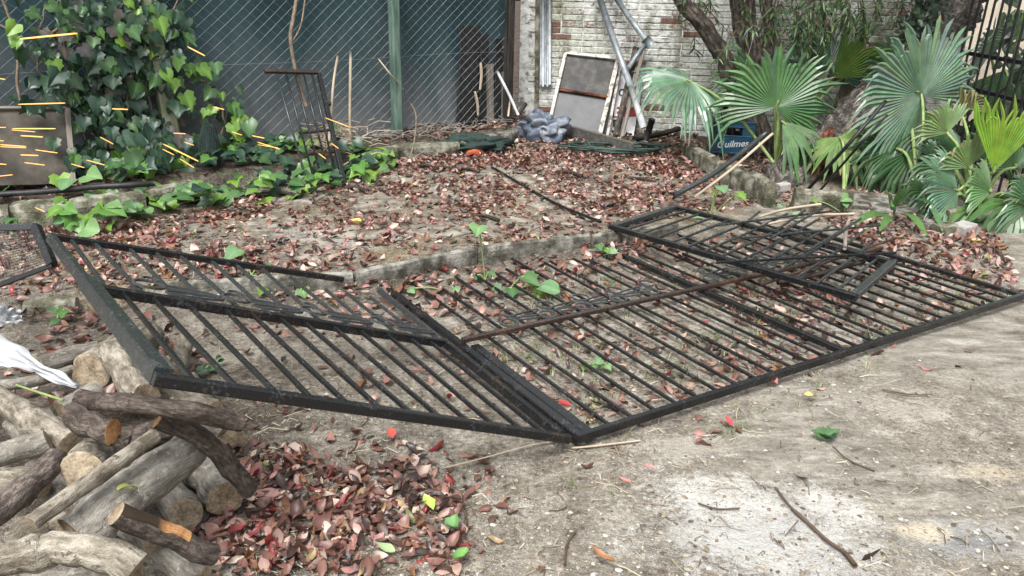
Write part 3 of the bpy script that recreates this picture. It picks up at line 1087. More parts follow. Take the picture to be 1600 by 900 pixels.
rail('stile', q(0.018, 0.01), q(0.018, 0.52), 0.032, 0.036, 'iron')
rail('stile', q(0.02, 0.525), q(0.015, 0.93), 0.024, 0.026, 'iron_grey')
NB = 13
for i in range(1, NB):
    a = i / NB
    for (b0, b1, mm) in ((0.012, mid_b - 0.007, 'iron'), (mid_b + 0.007, 0.972 - U(0, 0.012), 'iron_grey')):
        off_ = 0.022 if b0 > 0.4 else 0.0
        if b0 > 0.4 and a < 0.33:
            b1 = U(0.80, 0.95)
        mb = MB(); mb.beam(q(a + off_ + U(-.006, .006), b0), q(a + off_ + U(-.012, .012), b1), 0.0145, 0.0145, nrm, 0.002)
        part('bar', mb, M[mm], leaf)
sc = MB()
ex = (q(1, .5) - q(0, .5)).normalized()
ey = (q(.5, 1) - q(.5, 0)).normalized()
for j in range(4):
    c = q(0.2 + 0.215 * j, mid_b + 0.07) + nrm * 0.012
    ring(sc, c + nrm * .008, ex, ey, 0.055, 0.048, 0.007)
    ring(sc, c + ey * 0.11 - ex * 0.03, ex, ey, 0.03, 0.03)
    for sgn in (-1, 1):
        ring(sc, c - ex * 0.165 + ey * 0.028 * sgn, (ex + ey * 0.1 * sgn).normalized(), ey, 0.112, 0.024)
part('scrollwork', sc, M['ring_iron'], leaf, kind='stuff')

# small gate thrown on top, with its bars sticking out
sg = [W(952, 354, 0.15), W(1338, 466, 0.15), W(1400, 411, 0.17), W(1052, 323, 0.17)]
small = thing('iron_gate', 'short dark iron gate lying across the far end of the long gate', 'gate', Vector((sg[0].x, sg[0].y, 0.05)))
q = bil(*sg)
for name, a, b, w, h, mm in (('near_rail', q(0, 0.01), q(1, 0.01), 0.03, 0.034, 'iron'), ('far_rail', q(0, 0.99), q(1, 0.99), 0.03, 0.03, 'iron'), ('stile', q(0.012, 0.03), q(0.012, 0.97), 0.04, 0.034, 'iron_grey'), ('stile', q(0.988, 0.03), q(0.988, 0.97), 0.045, 0.036, 'iron_grey')):
    mb = MB(); mb.beam(a, b, w, h, up, 0.004)
    part(name, mb, M[mm], small)
n = 14
for i in range(1, n):
    a = i / n
    mb = MB()
    b1 = 0.97 if i < 6 else 0.97
    mb.beam(q(a, 0.035), q(a + 0.004, b1), 0.0135, 0.0135, up, 0.002)
    part('bar', mb, M['iron_grey'], small)
    if 5 <= i <= 12:
        e = q(a, 1.04 + (0.62 if i in (7, 8) else U(0.25, 0.6)))
        mb = MB()
        mb.beam(q(a + 0.002, 1.035), e + up * U(0, 0.05), 0.0135, 0.0135, up, 0.002)
        part('bar_end', mb, M['iron_grey'], small)
for (u0, v0, u1, v1, z0, z1, lab) in ((1120, 352, 1300, 330, .19, .21, 'grey loose bar lying nearly level over the far rail of the small gate'), (1160, 372, 1375, 352, .20, .18, 'grey loose bar crossing the middle of the small gate'), (1205, 372, 1290, 322, .2, .24, 'short grey loose bar pointing up past the small gate, left one'),
                                      (1262, 392, 1345, 342, .2, .24, 'short grey loose bar pointing up past the small gate, right one'), (1120, 410, 1400, 395, .19, .2, 'dark loose bar slanting over the bars of the small gate'), (1190, 445, 1400, 372, .1, .12, 'rusty loose bar slid under the right end of the small gate')):
    a_, b_ = W(u0, v0, z0), W(u1, v1, z1)
    lb = MB(); lb.beam(a_, b_, 0.0135, 0.0135, up, 0.002)
    solo('loose_bar', lb, M['iron_rust'] if 'rusty' in lab else M['iron'] if 'dark' in lab else M['iron_grey'], lab, 'bar', a_)
mb = MB(); mb.beam(q(0.86, 1.12) - up * 0.03, q(1.0, 0.93) - up * 0.045, 0.03, 0.03, up, 0.003)
part('latch_bar', mb, M['iron_rust'], small)

# loose rods and sticks around the gates
def rod(name, pts, r, mm, lab, cat, group=None, sides=7):
    pts = [Vector(p) for p in pts]
    mb_ = MB(); mb_.tube(catmull(pts, 6) if len(pts) > 2 else pts, r, sides)
    lo = min(pts, key=lambda p: p.z)
    return solo(name, mb_, M[mm], lab, cat, lo, group, smooth=True)


rod('iron_rod', [T(768, 266, 0.03), T(860, 318, 0.02), T(938, 361, 0.06)], 0.011, 'iron', 'thin black iron rod lying across the terrace towards the small gate', 'rod')
rod('wooden_pole', [T(1052, 318, 0.06), D(1120, 268, 6.05), D(1196, 209, 6.45)], 0.02, 'iron_grey', 'thick grey pole slanting up from the corner of the small gate', 'pole')
rod('cane', [T(1085, 316, 0.04), D(1146, 262, 6.0), D(1207, 209, 6.3)], 0.011, 'dry_wood', 'thin pale cane slanting up beside the thick grey pole', 'cane')
rod('iron_rod', [T(1252, 312, 0.03), D(1320, 232, 5.9), D(1384, 158, 6.0)], 0.014, 'fence_iron', 'thick dark rod leaning before the big fan leaf, left of two', 'rod', 'dark rods leaning by the rotten log')
rod('iron_rod', [T(1278, 306, 0.03), D(1340, 230, 5.95), D(1386, 180, 6.05)], 0.010, 'fence_iron', 'thin dark rod leaning before the big fan leaf, right of two', 'rod', 'dark rods leaning by the rotten log')
rod('cane', [W(1150, 352, 0.16), W(1215, 330, 0.18), W(1282, 319, 0.17)], 0.010, 'dry_wood', 'pale cane lying over the far edge of the small gate, upper one', 'cane')
rod('cane', [W(1190, 352, 0.17), W(1262, 338, 0.18), W(1335, 334, 0.16)], 0.009, 'dry_wood', 'pale cane lying over the far edge of the small gate, lower one', 'cane')
rod('cane', [W(1320, 388, 0.2), W(1322, 360, 0.2), W(1326, 345, 0.2)], 0.012, 'grey_wood', 'short upright grey peg among the bars of the small gate', 'peg')
rod('wooden_stick', [W(1215, 442, 0.08), W(1270, 430, 0.1), W(1350, 408, 0.12)], 0.014, 'dark_wood', 'brown stick slid under the bars of the small gate', 'stick')

# mesh screen frame standing at the left edge
TL, TR, BR, BL = D(-130, 360, 3.28), D(54, 354, 3.34), D(82, 414, 3.2), D(-90, 480, 3.1)
scr = thing('mesh_screen', 'dark framed wire mesh screen at the left edge beyond the gate leaf', 'screen', Vector((BR.x, BR.y, BR.z - 0.3)))
q = bil(TL, TR, BR, BL)
for a, b, w in ((TL, TR, 0.03), (TR + (TR - TL) * 0.01, BR, 0.035), (BL, BR, 0.02)):
    mb = MB(); mb.beam(a, b, w, w, Vector((0, -1, 0.3)), 0.003)
    part('frame_bar', mb, M['iron'] if a is not TL else M['iron_grey'], scr)
mb = MB()
for i in range(1, 34):
    mb.tube([q(i / 34, 0), q(i / 34, 1)], 0.0013, 3, False)
for i in range(1, 20):
    mb.tube([q(0, i / 20), q(1, i / 20)], 0.0013, 3, False)
part('wire_mesh', mb, M['iron'], scr, kind='stuff')

# little gate leaning on the wire fence
tl, tr = fence_s(415, 111, 0.12), fence_s(498, 113, 0.12)
bl, br2 = T(470, 274, 0.0), T(537, 262, 0.0)
lg = thing('garden_gate', 'small black iron gate leaning against the wire fence amid ivy', 'gate', bl)
q = bil(bl, br2, tr, tl)
nn2 = (br2 - bl).cross(tl - bl).normalized()
for name, a, b, w, mm in (('top_rail', q(-0.02, 1), q(1.0, 1), 0.035, 'iron_rust'), ('stile', q(1, 0), q(1, 0.985), 0.035, 'iron'), ('cross_rail', q(0.3, 0.47), q(0.98, 0.47), 0.02, 'iron'), ('bottom_rail', q(0.0, 0.06), q(0.98, 0.06), 0.025, 'iron')):
    mb = MB(); mb.beam(a, b, w, w * 0.8, nn2, 0.003)
    part(name, mb, M[mm], lg)
for a in (0.19, 0.36, 0.53, 0.7, 0.86):
    mb = MB(); mb.tube([q(a - 0.02, 0.075), q(a, 0.975)], 0.0085, 6)
    part('bar', mb, M['iron'] if a > 0.3 else M['iron_grey'], lg, smooth=True)
mb = MB(); mb.beam(q(0.98, 0.72), q(1.1, 0.70), 0.03, 0.03, nn2)
part('latch', mb, M['iron_rust'], lg)

# ------------------------------------------------------------------ wood pile
def log(spec, wpx, bark, cut, lab, seed, taper=(1.0, 1.0), name='log', split=False, cat='log', knots=0):
    pts = [W(u, v, z) for u, v, z in spec]
    path = catmull(pts, 7 if len(pts) > 2 else 12)
    r0 = px(wpx, pts[0]) / 2
    n_ = len(path)
    rr = random.Random(seed)
    rad = [r0 * (taper[0] + (taper[1] - taper[0]) * i / (n_ - 1)) for i in range(n_)]
    # a little natural wander, not at the ends
    L_ = sum((b_ - a_).length for a_, b_ in zip(path, path[1:]))
    path = [p + Vector((noise.noise((i * .35, seed, 0)), noise.noise((i * .35, seed, 4)), noise.noise((i * .35, seed, 9)))) * r0 * 0.25 for i, p in enumerate(path)]
    kn = []
    for k_ in range(knots):
        kn.append((rr.uniform(0.15, 0.85) * (n_ - 1), rr.uniform(0.15, 0.35)))
    for i in range(n_):
        for kp, ka in kn:
            rad[i] *= 1 + ka * math.exp(-((i - kp) / 0.7) ** 2)
    lo = min(path, key=lambda p: p.z)
    t_ = thing(name, lab, cat, lo - Vector((0, 0, r0)), 'cut logs in the wood pile')
    mb_ = MB()
    S = 18
    mb_.tube(path, rad, S, cap=False, rough=0.05 if split else 0.2, seed=seed)
    part('bark', mb_, M[bark], t_, smooth=True)
    for e, (pe, dirv, r_) in enumerate(((path[0], path[0] - path[1], rad[0]), (path[-1], path[-1] - path[-2], rad[-1]))):
        # slightly domed saw cut closing the tube
        ring_ = mb_.v[0:S] if e == 0 else mb_.v[(n_ - 1) * S:n_ * S]
        ring_ = [Vector(x) for x in ring_]
        c = sum(ring_, Vector()) / S
        dn = dirv.normalized()
        xa = (ring_[0] - c).normalized()
        ya = dn.cross(xa)
        cm = MB()
        vs = list(ring_)
        for f_ in (0.9, 0.5):
            vs += [c + (x - c) * f_ + dn * r_ * (0.03 if f_ > 0.8 else 0.02 + 0.03 * rr.random()) for x in ring_]
        vs.append(c + dn * r_ * 0.03)
        fs = []
        for k_ in range(2):
            for i in range(S):
                i2 = (i + 1) % S
                fs.append((k_ * S + i, k_ * S + i2, (k_ + 1) * S + i2, (k_ + 1) * S + i))
        fs += [(2 * S + i, 2 * S + (i + 1) % S, 3 * S) for i in range(S)]
        if e == 0:
            fs = [f[::-1] for f in fs]
        cm.add(vs, fs, None, [((p - c).dot(xa), (p - c).dot(ya), seed * 0.13) for p in vs])
        part('cut_face', cm, M[cut], t_)
    if split:
        # torn strip of bare orange wood along the top
        sm = MB()
        g_ = []
        cdir = (Vector((0, 0, HCAM)) - path[n_ // 2]).normalized()
        for i in range(0, int(n_ * 0.72)):
            dl = (path[min(i + 1, n_ - 1)] - path[max(i - 1, 0)]).normalized()
            side = dl.cross(Vector((0, 0, 1))).normalized()
            wv = 0.45 + 0.12 * noise.noise((i * .9, seed, 0))
            upn = side.cross(dl).normalized()
            g_.append([path[i] + upn * (rad[i] * 1.07) * math.cos(a_) + side * rad[i] * 1.07 * math.sin(a_) for a_ in (-wv * .5, .1, .5, wv + .5)])
        sm.sheet(g_, 0.006)
        part('torn_wood', sm, M['cut_orange'], t_)
    return t_


log([(125, 624, .53), (250, 636, .57), (378, 660, .47)], 29, 'bark_dark', 'cut_brown', 'long dark log across the top of the pile just below the gate rail', 1)
log([(249, 654, .50), (325, 692, .40), (388, 766, .18)], 33, 'bark_dark', 'cut_orange', 'dark curved log with an orange sawn end, sloping down to the leaves', 2)
log([(113, 651, .50), (176, 676, .47)], 42, 'bark_dark', 'cut_orange', 'short dark stub with an orange sawn face among the pale logs', 3)
log([(49, 817, .44), (150, 746, .47), (242, 681, .47)], 28, 'bark_pale', 'cut_pale', 'thin straight pale pole lying over the big grey log', 4)
log([(110, 846, .34), (200, 775, .36), (290, 706, .33)], 76, 'bark_grey', 'cut_brown', 'biggest smooth grey log in the middle of the pile', 5)
log([(296, 712, .10), (354, 781, .11)], 50, 'bark_grey', 'cut_brown', 'grey log with round sawn end facing out by the leaves', 6)
log([(181, 803, .43), (332, 868, .22)], 38, 'bark_dark', 'cut_brown', 'dark log with torn orange wood along its top', 7, split=True)
log([(-30, 880, .44), (60, 862, .43), (130, 858, .43), (212, 886, .39)], 54, 'bark_pale', 'cut_pale', 'thick crooked pale log at the bottom left corner', 8, (1.0, 1.05), knots=1)
log([(-40, 722, .43), (76, 688, .44)], 40, 'bark_grey', 'cut_pale', 'grey log end poking in from the left edge', 9)
log([(-20, 614, .40), (50, 655, .43), (112, 692, .41)], 36, 'bark_pale', 'cut_pale', 'knobbly pale log slanting down from the left edge', 10, knots=2)
log([(-20, 812, .43), (40, 765, .44), (90, 716, .43)], 40, 'bark_dark', 'cut_brown', 'dark grey mottled log slanting up from the left edge', 11, knots=1)
log([(128, 737, .42), (152, 706, .28)], 66, 'bark_pale', 'cut_pale', 'short pale round with its wide sawn face to the front', 12)
log([(252, 752, .14), (292, 806, .12)], 48, 'bark_grey', 'cut_pale', 'grey log end tucked under the biggest log', 13)
log([(140, 582, .32), (228, 524, .26)], 62, 'bark_pale', 'cut_pale', 'thick pale log lying behind the gate stile', 14)
log([(176, 552, .38), (226, 622, .34)], 46, 'bark_pale', 'cut_brown', 'pale upright-lying log under the corner of the gate leaf', 15)
log([(288, 532, .10), (272, 602, .16)], 26, 'bark_pale', 'cut_pale', 'thin pale log seen between the gate bars', 16)
log([(-20, 606, .34), (60, 594, .33), (112, 578, .32)], 18, 'bark_grey', 'cut_pale', 'thin grey branch under the white plastic sheet', 17)
log([(222, 838, .14), (312, 908, .10)], 44, 'bark_grey', 'cut_pale', 'grey log at the bottom edge under the torn dark log', 18)
log([(40, 905, .2), (215, 905, .18)], 56, 'bark_grey', 'cut_brown', 'grey log at the very bottom below the crooked pale log', 19)
log([(238, 606, .26), (335, 648, .18)], 46, 'bark_pale', 'cut_pale', 'pale log half hidden below the near gate rail', 20)
log([(30, 690, .25), (140, 655, .27)], 40, 'bark_grey', 'cut_brown', 'grey log wedged behind the knobbly pale log', 21)
log([(150, 830, .18), (60, 740, .2)], 60, 'bark_grey', 'cut_brown', 'dark grey log buried low in the pile behind the thin pole', 22)
log([(190, 690, .26), (265, 672, .26)], 44, 'bark_dark', 'cut_pale', 'dark log gap-filling between the stub and the curved log', 23)
log([(330, 655, .12), (362, 690, .10)], 46, 'bark_grey', 'cut_pale', 'pale grey log below the dark curved log on the right of the pile', 24)
log([(10, 850, .22), (110, 800, .24)], 46, 'bark_pale', 'cut_pale', 'pale log under the thin pole at far left', 25)
log([(-20, 745, .28), (60, 760, .28)], 46, 'bark_pale', 'cut_brown', 'tan log under the grey log end at the left edge', 26)
log([(368, 735, .06), (402, 750, .05)], 9, 'bark_pale', 'cut_pale', 'short finger-thick stick poking out beside the curved log', 27, name='stick', cat='stick')
log([(388, 720, .05), (428, 706, .05)], 9, 'bark_pale', 'cut_pale', 'short finger-thick stick lying on the leaves right of the pile', 28, name='stick', cat='stick')
log([(300, 875, .08), (345, 888, .06)], 14, 'bark_pale', 'cut_pale', 'short pale branch among the leaves at the foot of the pile', 29, name='stick', cat='stick')
log([(255, 638, .545), (232, 648, .52), (215, 622, .56)], 8, 'bark_rot', 'cut_orange', 'peeled reddish sliver of wood curling over the dark log', 30, (1, .4), name='wood_sliver', cat='sliver')

log([(60, 572, .22), (150, 548, .2)], 34, 'bark_grey', 'cut_pale', 'grey log lying in the soil behind the white plastic sheet', 33)
log([(215, 540, .16), (262, 590, .2)], 34, 'bark_grey', 'cut_brown', 'grey log between the gate stile and the thin pale log', 34)
log([(150, 610, .36), (96, 640, .36)], 30, 'bark_grey', 'cut_pale', 'stubby grey log beside the start of the long dark log', 35)
log([(262, 632, .34), (352, 672, .24)], 30, 'bark_grey', 'cut_pale', 'grey pole under the long dark log at the right of the pile', 36)
log([(60, 705, .34), (20, 662, .34)], 30, 'bark_grey', 'cut_brown', 'short grey log wedged between logs at the left edge', 37)
log([(160, 790, .24), (240, 850, .2)], 40, 'bark_grey', 'cut_pale', 'grey log under the torn dark log', 38)
log([(300, 690, .2), (245, 735, .2)], 34, 'bark_dark', 'cut_brown', 'dark log showing under the dark curved log', 39)
log([(322, 622, .12), (300, 590, .12)], 20, 'bark_pale', 'cut_pale', 'thin pale stub under the bars near the gate corner', 40)

# white plastic sheet over the left of the pile
def sheet_thing(spine, widths, name, lab, cat, mm, seed, wr=0.016):
    path = catmull([W(*s_) for s_ in spine], 8)
    n_ = len(path)
    g_ = []
    for i, p in enumerate(path):
        t = i / (n_ - 1)
        w_ = (1 + .35 * noise.noise((t * 6, seed, 0))) * px(float(np.interp(t, [a for a, b in widths], [b for a, b in widths])), p) * .8
        dl = (path[min(i + 1, n_ - 1)] - path[max(i - 1, 0)]).normalized()
        sd = dl.cross(up).normalized()
        upv = (up * 0.75 + Vector((0, 0.66, 0)))
        across = (upv - dl * upv.dot(dl)).normalized()
        row_ = []
        for j in range(9):
            a = j / 8 - 0.5
            pp = p + across * (a * w_)
            k_ = noise.noise((t * 5 + seed, a * 5, 0)) * wr * 2.0 + math.sin(a * 16 + t * 5 + seed + 2 * noise.noise((t * 6, a * 3, seed))) * wr * 0.8
            row_.append(pp + across.cross(dl) * k_)
        g_.append(row_)
    mb_ = MB(); mb_.sheet(g_, 0.002)
    return solo(name, mb_, M[mm], lab, cat, path[-1], smooth=True)


sheet_thing([(-40, 540, .40), (20, 556, .37), (70, 580, .36), (122, 604, .36)], [(0, 85), (0.35, 46), (0.62, 15), (0.82, 24), (1, 9)], 'plastic_sheet', 'torn white plastic sheet trailing over the branches at the left edge', 'plastic sheet', 'cloth', 3)
sheet_thing([(-30, 486, .5), (8, 494, .46), (33, 492, .45)], [(0, 60), (0.5, 36), (1, 24)], 'plastic_sheet', 'small white plastic scrap above the long torn sheet at the left edge', 'plastic sheet', 'cloth', 8)

# ------------------------------------------------------------------ things stacked against the brick wall
def wp(u, v, out):
    return wall_s(u, v, out)


for i, (u, w_, m_, lab) in enumerate(((845.5, 0.016, 'galv', 'grey pipe of the bundle on the wall, first from the left'), (848.5, 0.013, 'white_pipe', 'white pipe of the bundle on the wall, second from the left'), (852.0, 0.014, 'galv', 'thin grey pipe of the bundle on the wall, third from the left'),
                                      (855.5, 0.014, 'galv', 'grey pipe of the bundle on the wall, fourth from the left'), (859.0, 0.016, 'white_pipe', 'pale pipe of the bundle on the wall, rightmost'))):
    a, b = wp(u, -60, 0.05), wp(u, 132 + 3 * (i % 2), 0.05)
    mb = MB(); mb.tube([b, a], w_, 8)
    solo('wall_pipe', mb, M[m_], lab, 'pipe', b, 'pipes fixed upright on the brick wall', smooth=True)
mb = MB(); mb.beam(wp(838, 205, 0.02), wp(841, -60, 0.02), 0.05, 0.03, wn_, 0.004)
solo('wall_batten', mb, M['moss_concrete'], 'mossy upright batten on the brick wall left of the pipes', 'batten', wp(838, 205, 0.02))

# old screen panel in a white frame
pTL, pTR, pBR, pBL = wp(884, 84, 0.06), wp(966, 93, 0.06), wp(937, 213, 0.55), wp(858, 196, 0.5)
scn = thing('leaning_screen', 'old grey metal panel in a peeling white frame leaning on the wall', 'panel', (pBR + pBL) / 2)
q = bil(pBL, pBR, pTR, pTL)
pn = (pBR - pBL).cross(pTL - pBL).normalized()
if pn.y > 0:
    pn = -pn
M['panel_dark'] = simple('stained_panel', [(0.35, (0.018, 0.017, 0.015)), (0.5, (0.036, 0.034, 0.031)), (0.65, (0.07, 0.067, 0.062))], 10, 0.6, fine=120)
M['panel_grey'] = simple('grey_panel', [(0.35, (0.04, 0.042, 0.046)), (0.65, (0.07, 0.073, 0.078))], 8, 0.5)
M['white_paint'] = simple('peeling_white_paint', [(0.40, (0.16, 0.12, 0.09)), (0.46, (0.38, 0.37, 0.34)), (0.65, (0.52, 0.51, 0.48))], 18, 0.7)
for name, (a0, b0), (a1, b1), m_ in (('upper_panel', (0.02, 0.5), (0.98, 0.985), 'panel_dark'), ('lower_panel', (0.02, 0.0), (0.98, 0.48), 'panel_grey')):
    mb = MB(); mb.sheet([[q(a0, b0), q(a1, b0)], [q(a0, b1), q(a1, b1)]], 0.012, up=pn)
    part(name, mb, M[m_], scn)
for a, b, w_, m_ in (((0, 0.0), (0, 1), 0.035, 'white_paint'), ((1, 0.0), (1, 1), 0.045, 'white_paint'), ((0.02, 1), (0.98, 1), 0.035, 'white_paint'), ((0.02, 0.49), (0.98, 0.49), 0.03, 'bark_rot')):
    mb = MB(); mb.beam(q(*a) + pn * 0.012, q(*b) + pn * 0.012, w_, 0.045, pn, 0.003)
    part('frame_bar', mb, M[m_], scn)
# second frame behind it
s_TL, s_TR, s_BR, s_BL = wp(962, 95, 0.03), wp(971, 96, 0.03), wp(949, 214, 0.42), wp(938, 213, 0.42)
frm = thing('window_frame', 'narrow grey frame with a white edge behind the metal panel', 'frame', s_BL)
mb = MB(); mb.sheet([[s_BL, s_BR], [s_TL, s_TR]], 0.03, up=pn)
part('side_panel', mb, M['panel_grey'], frm)
mb = MB(); mb.beam(s_BR + pn * 0.02, s_TR + pn * 0.02, 0.03, 0.04, pn, 0.003)
part('white_edge', mb, M['white_paint'], frm)

# discarded sign with red band
gTL, gTR, gBR, gBL = wp(969, 118, 0.05), wp(1004, 124, 0.05), wp(990, 212, 0.26), wp(950, 212, 0.26)
sign = thing('sign_board', 'broken white sign board with a red band leaning behind pipes', 'sign', (gBR + gBL) / 2)
q = bil(gBL, gBR, gTR, gTL)
gn = (gBR - gBL).cross(gTL - gBL).normalized()
if gn.y > 0:
    gn = -gn
M['sign_white'] = simple('sign_white', [(0.3, (0.5, 0.51, 0.52)), (0.6, (0.72, 0.73, 0.74))], 9, 0.5, bs=0.1)
M['sign_red'] = simple('sign_red', [(0.3, (0.20, 0.025, 0.02)), (0.7, (0.38, 0.045, 0.035))], 9, 0.5, bs=0.1)
M['ink'] = simple('dark_ink', [(0.3, (0.015, 0.015, 0.02)), (0.7, (0.04, 0.04, 0.045))], 9, 0.6, bs=0)
M['white_ink'] = simple('white_ink', [(0.3, (0.65, 0.65, 0.66)), (0.7, (0.8, 0.8, 0.8))], 9, 0.6, bs=0)
mb = MB(); mb.sheet([[gBL, gBR], [gTL, gTR]], 0.015, up=gn)
part('board', mb, M['sign_white'], sign)
mb = MB(); mb.sheet([[q(0, .30) + gn * .003, q(1, .34) + gn * .003], [q(0, .47) + gn * .003, q(1, .51) + gn * .003]], 0.002, up=gn)
part('red_band', mb, M['sign_red'], sign)


def lettering(text, parent, m_, org_, ex_, ey_, size, shear=0.0, name='lettering', bold=0.0):
    cu = bpy.data.curves.new('lettering', 'FONT')
    cu.body = text
    cu.size = size
    cu.shear = shear
    cu.offset = bold
    cu.extrude = 0.001
    tmp = bpy.data.objects.new('lettering', cu)
    col.objects.link(tmp)
    dg = bpy.context.evaluated_depsgraph_get()
    me_ = bpy.data.meshes.new_from_object(tmp.evaluated_get(dg))
    bpy.data.objects.remove(tmp)
    me_.materials.clear()
    me_.materials.append(m_)
    nz_ = ex_.cross(ey_).normalized()
    o = bpy.data.objects.new(name, me_)
    col.objects.link(o)
    o.parent = parent
    o.matrix_local = Matrix.Translation(-ORG[parent.name]) @ frame(ex_.normalized(), (nz_.cross(ex_)).normalized(), nz_, org_)
    return o


ex_ = (gBR - gBL).normalized()
ey_ = (gTL - gBL).normalized()
lettering('or', sign, M['ink'], q(0.08, 0.66) + gn * 0.006, ex_, ey_, 0.17)
lettering('E', sign, M['white_ink'], q(0.06, 0.33) + gn * 0.008, ex_, ey_, 0.17, bold=0.004)
lettering('5', sign, M['ink'], q(0.10, 0.05) + gn * 0.006, ex_, ey_, 0.2, bold=0.004)

# bent pipe frame leaning on the wall
pf = thing('pipe_frame', 'grey galvanised pipe frame leaning on the wall above the sign', 'pipe frame', wp(1008, 205, 0.5))
for name, pts, r, m_ in (('long_pipe', [wp(930, -25, 0.12), wp(958, 60, 0.2), wp(985, 134, 0.32)], 0.034, 'galv'), ('upper_pipe', [wp(948, -25, 0.1), wp(985, 30, 0.14), wp(1012, 66, 0.18)], 0.03, 'galv'),
                         ('brace', [wp(982, 106, 0.3), wp(996, 86, 0.25), wp(1010, 66, 0.2)], 0.024, 'galv'), ('lower_pipe', [wp(985, 134, 0.33), wp(1006, 200, 0.5)], 0.034, 'white_pipe')):
    mb = MB(); mb.tube(pts, r, 10)
    part(name, mb, M[m_], pf, smooth=True)
mb = MB(); mb.tube([wp(1008, 60, 0.2), wp(1018, 72, 0.2)], 0.05, 10)
part('elbow', mb, M['galv'], pf, smooth=True)
rod('wooden_stick', [wp(1008, 70, 0.2), wp(990, 140, 0.3), wp(972, 214, 0.42)], 0.022, 'grey_wood', 'brown stick propped in front of the red band of the sign', 'stick')
rod('wooden_stick', [wp(994, 74, 0.14), wp(982, 130, 0.24), wp(962, 213, 0.38)], 0.035, 'bark_tree', 'thick dark branch propped in front of the sign', 'branch')
rod('metal_strip', [wp(1006, 100, 0.06), wp(998, 160, 0.12), wp(985, 212, 0.2)], 0.014, 'white_pipe', 'thin white strip standing behind the sign', 'strip')
rod('white_rod', [D(810, 180, 8.0), D(794, 145, 8.1), D(777, 112, 8.2)], 0.015, 'white_pipe', 'white rod leaning left against the wire by the wall corner', 'rod')
rod('cane', [D(794, 182, 8.05), D(798, 150, 8.15)], 0.01, 'dry_wood', 'thin pale cane standing beside the white rod', 'cane')
rod('dark_stake', [D(808, 180, 8.05), D(822, 162, 8.15)], 0.02, 'dark_wood', 'short dark stake by the foot of the white rod', 'stake')
# steel channel on the ground
a, b = T(852, 206, 0.08), T(988, 244, 0.07)
M['channel'] = simple('dull_steel', [(0.35, (0.05, 0.047, 0.042)), (0.65, (0.12, 0.115, 0.105))], 20, 0.6)
mb = MB(); mb.beam(a, b, 0.02, 0.10, up, 0.002)
ch_ = thing('steel_channel', 'long grey steel channel lying before the leaning panel', 'channel', (a + b) / 2 - up * 0.05)
part('web', mb, M['channel'], ch_)
for dz in (0.048, -0.048):
    mb = MB(); mb.beam(a + up * dz + Vector((0, 0.03, 0)), b + up * dz + Vector((0, 0.03, 0)), 0.055, 0.008, up)
    part('flange', mb, M['channel'], ch_)
rod('wooden_stick', [T(990, 226, 0.05), T(1040, 216, 0.06), T(1075, 206, 0.08)], 0.03, 'dark_wood', 'dark timber lying at the foot of the wall right of the sign', 'timber')
rod('dark_stake', [T(1008, 224, 0.02), wp(1019, 186, 0.65)], 0.035, 'black_hose', 'black post stub standing by the hose', 'post stub')
# garden hose tangle
mb = MB()
hp = []
hr = random.Random(3)
c0 = T(968, 238, 0.02)
for i in range(60):
    a = i * 0.55
    rr_ = 0.13 + 0.09 * math.sin(i * 0.37) + 0.09 * hr.random()
    hp.append(Vector((c0.x + math.cos(a) * rr_ * 2.0 + 0.12 * math.sin(i * .21), c0.y + math.sin(a) * rr_ * 0.9, c0.z + 0.01 + 0.012 * hr.random() + i * 0.0006)))
mb.tube(catmull(hp, 4), 0.009, 6)
solo('garden_hose', mb, M['green_hose'], 'tangled green garden hose lying before the steel channel', 'hose', c0, smooth=True)
# crumpled tarp bundle
def crumple(c, rx, ry, rz, seed, f=2.3, amp=0.5, n=40):
    vs, fs = [], []
    for i in range(n + 1):
        th = math.pi * i / n
        for j in range(2 * n):
            ph = math.pi * j / n
            d = Vector((math.sin(th) * math.cos(ph), math.sin(th) * math.sin(ph), math.cos(th)))
            s1 = Vector((seed, seed * 2, 0))
            k_ = 1 + amp * (0.6 * noise.noise(d * f + s1)) - amp * 0.55 * (1 - abs(noise.noise(d * f * 1.7 + s1))) ** 4 + amp * 0.25 * abs(noise.noise(d * f * 4 + s1))
            vs.append(Vector(c) + Vector((d.x * rx, d.y * ry, d.z * rz)) * k_)
    m_ = 2 * n
    for i in range(n):
        for j in range(m_):
            fs.append((i * m_ + j, (i + 1) * m_ + j, (i + 1) * m_ + (j + 1) % m_, i * m_ + (j + 1) % m_))
    mb_ = MB(); mb_.add(vs, fs)
    return mb_


c0 = T(852, 203, 0.12)
solo('tarp_bundle', crumple(c0 + Vector((0, 0.05, 0)), 0.27, 0.2, 0.19, 4, 1.15, 0.75), M['tarp'], 'crumpled blue grey tarp heaped at the foot of the metal panel', 'tarp', c0 - up * 0.12, smooth=True)
